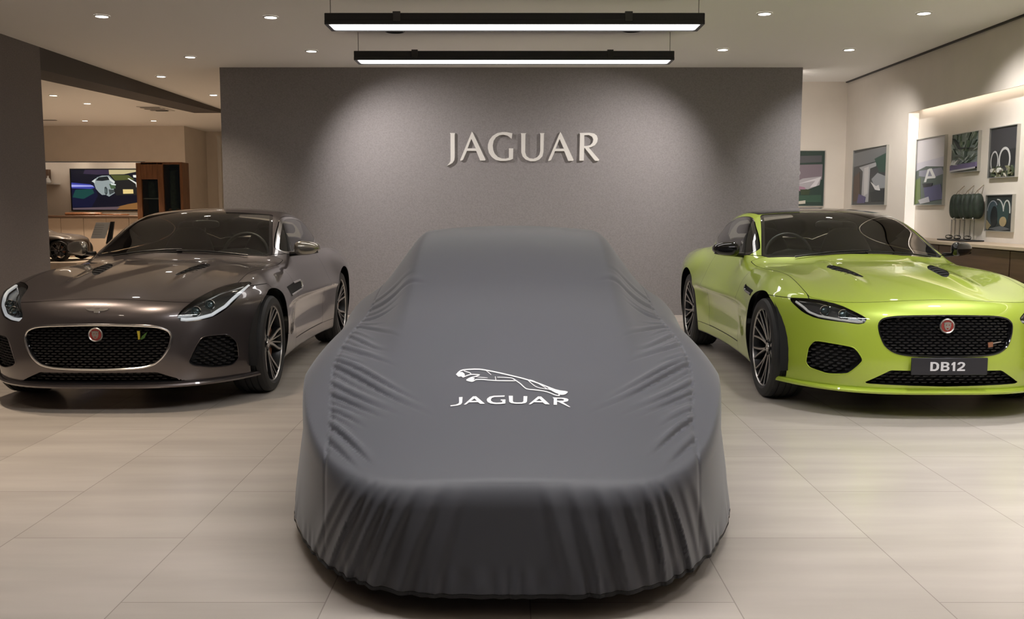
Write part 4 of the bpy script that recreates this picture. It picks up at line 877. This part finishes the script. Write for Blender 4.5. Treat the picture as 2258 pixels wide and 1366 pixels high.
g = Geo(); g.box((-.36, -.06, 0), (.36, .06, .06), 0, .02); o = tag(g.build('soundbar', M['wood_red']), 'dark reddish soundbar lying on the sideboard below the wall screen', 'soundbar'); o.location = (-8.55, 19.1, 1.18)
g = Geo(); g.box((-.7, -.05, 0), (.7, .05, .03), 0, .008); o = tag(g.build('wooden_ledge_rail', M['wood_red']), 'long thin wooden rail lying on the sideboard right of the soundbar', 'rail'); o.location = (-7.9, 19.02, 1.1805); o.scale = (.4, 1, 1)
# reddish wooden display frame
r = empty('display_cabinet', (-6.24, 17.1, 0), 'tall reddish wooden display cabinet with dark glass compartments behind the grey coupe', 'display cabinet'); O = (-6.24, 17.1, 0)
fr = Geo()
for a, b in (((-6.65, 17.0, 0), (-6.56, 17.35, 2.12)), ((-6.27, 17.0, 0), (-6.17, 17.35, 2.12)), ((-5.88, 17.0, 0), (-5.83, 17.35, 2.13)), ((-6.56, 17.0, 1.83), (-6.27, 17.06, 2.12)), ((-6.56, 17.0, 2.09), (-5.88, 17.35, 2.13)), ((-6.17, 17.0, 1.08), (-5.88, 17.35, 1.13)), ((-6.56, 17.0, .5), (-6.27, 17.35, .56))): lb(fr, a, b, O, .004)
fr.build('cabinet_frame', M['wood_red'], r); lb(Geo(), (-6.6, 17.32, 0), (-5.86, 17.36, 2.1), O).build('back_panel', M['inner'], r)
for a, b in (((-6.55, 17.03, .57), (-6.28, 17.04, 1.82)), ((-6.165, 17.03, 1.14), (-5.89, 17.04, 2.085))): lb(Geo(), a, b, O).build('glass_pane', M['glass'], r)
lb(Geo(), (-6.55, 17.06, 1.48), (-6.28, 17.3, 1.50), O).build('shelf', M['silver'], r); lb(Geo(), (-6.165, 17.01, .6), (-5.885, 17.03, 1.075), O).build('lower_panel', M['wood'], r)
lb(Geo(), (-6.10, 17.10, 1.14), (-5.98, 17.25, 2.0), O, .02).build('display_panel', M['cloth_green'], r); lb(Geo(), (-6.50, 17.12, 1.50), (-6.36, 17.28, 1.80), O, .02).build('display_panel', M['cloth_green'], r)
g = Geo(); rr = random.Random(4)
for k in range(14): p = (rr.uniform(-6.15, -5.9), 17.0, rr.uniform(1.14, 1.30)); g.blob(np.subtract(p, O)+np.array((0, .12, 0)), (.04, .04, .035), 2.2, 10, 8)
g.build('dried_arrangement', M['wood_red'], r)
# wall shelf at the left end of the recess
r = empty('wall_shelf', (-9.75, 20.05, 1.83), 'small wooden wall shelf with pale items beside the dark pillar', 'shelf'); g = Geo(); g.box((-.45, -.15, -.012), (.25, .15, .012)); g.build('shelf_board', M['trim_white'], r)
g = Geo(); g.box((-.40, .02, .013), (.06, .15, .30)); g.build('back_board', M['wood'], r)
g = Geo(); g.lathe([(0, .04), (.02, .06), (.07, .05), (.12, .015), (.15, .02)], 2, 16, (-9.66, 20.0, 1.843)); tag(g.build('white_vase', M['paper']), 'small white vase on the wooden wall shelf by the dark pillar', 'vase')
for k, x in enumerate((-9.0, -8.2, -7.85)):
    g = Geo(); g.lathe([(-.004, .0005), (-.004, .05), (0, .055)], 2, 20, (x, 20.0, 2.339), caps=False); tag(g.build('recess_downlight', M['lamp_warm']), ['tiny recessed light over the left end of the wall screen', 'tiny recessed light over the middle of the wall screen', 'tiny recessed light beside the top of the display cabinet'][k], 'ceiling light', 'tiny recess lights over the wall screen')
g = Geo(); g.box((-11.5, 19.84, 2.32), (-7.6, 19.87, 2.339)); tag(g.build('recess_light_strip', M['led']), 'warm light strip under the bulkhead over the wall screen', 'cove light')
# white sign stand
r = empty('sign_stand', (-5.39, 12.55, 0), 'white information panel tilted on a black stand behind the mirror of the grey coupe', 'sign stand')
g = Geo(); g.prism([(-.14, .92), (.04, .92), (.12, 1.13), (-.06, 1.13)], o=(0, 0, 0), d=.02); g.build('panel', M['paper'], r)
g = Geo(); g.prism([(.05, .85), (.12, .85), (.17, 1.14), (.125, 1.14)], o=(0, .02, 0), d=.03); g.tube([(.08, .02, .9), (.08, .04, .02)], .02, 8); g.box((-.14, -.12, 0), (.2, .16, .02)); g.build('stand', M['black'], r)
g = Geo()
for k, z in enumerate((1.09, 1.06, 1.03, 1.0, .97)): g.prism([(-.06+.38*(z-1.13), z), (.06+.38*(z-1.13), z), (.063+.38*(z-1.13), z+.008), (-.057+.38*(z-1.13), z+.008)], o=(0, -.02, 0), d=.001)
g.build('panel_lines', M['line'], r)
# small dark bronze display car on a plinth, mostly behind the pillar
pl = Geo(); pl.box((-8.6, 13.35, 0), (-6.1, 14.65, .56), 0, .01); tag(pl.build('display_plinth', M['oak']), 'low pale plinth carrying the small bronze car behind the dark pillar', 'plinth')
mini = empty('display_car', (-6.32, 14.0, .56), 'small dark bronze display car on the plinth, mostly hidden by the dark pillar', 'display car'); sc = .43
vt = surface_nets(coupe, (-1.07, -.1, .12), (1.07, 4.6, 1.42), .035); vt = clip(vt, arches(vt[0])); nose = lambda V, k=sc: np.stack([V[:, 0], np.where(V[:, 1] < .82, .82-(.82-V[:, 1])*.56, V[:, 1]), V[:, 2]], 1)*k
bo = mesh('body', nose(vt[0]), vt[1], M['bronze_paint'], mini, normals=unit(grad(coupe, vt[0])))
mesh('dark_liner', nose(vt[0]-unit(grad(coupe, vt[0]))*.03), vt[1], M['inner'], mini)
wp = make_wheel('pairs', 'bronze'); fit_wheels(mini, wp, [(.83, FA[0]), (-.83, FA[0]), (.84, RA[0]), (-.84, RA[0])])
for w in mini.children:
    if w.name.startswith('wheel'): w.location *= sc; w.scale = (sc, sc, sc)
mini.rotation_euler = (0, 0, R(90)); mini.location = (-6.12, 14.0, .562)
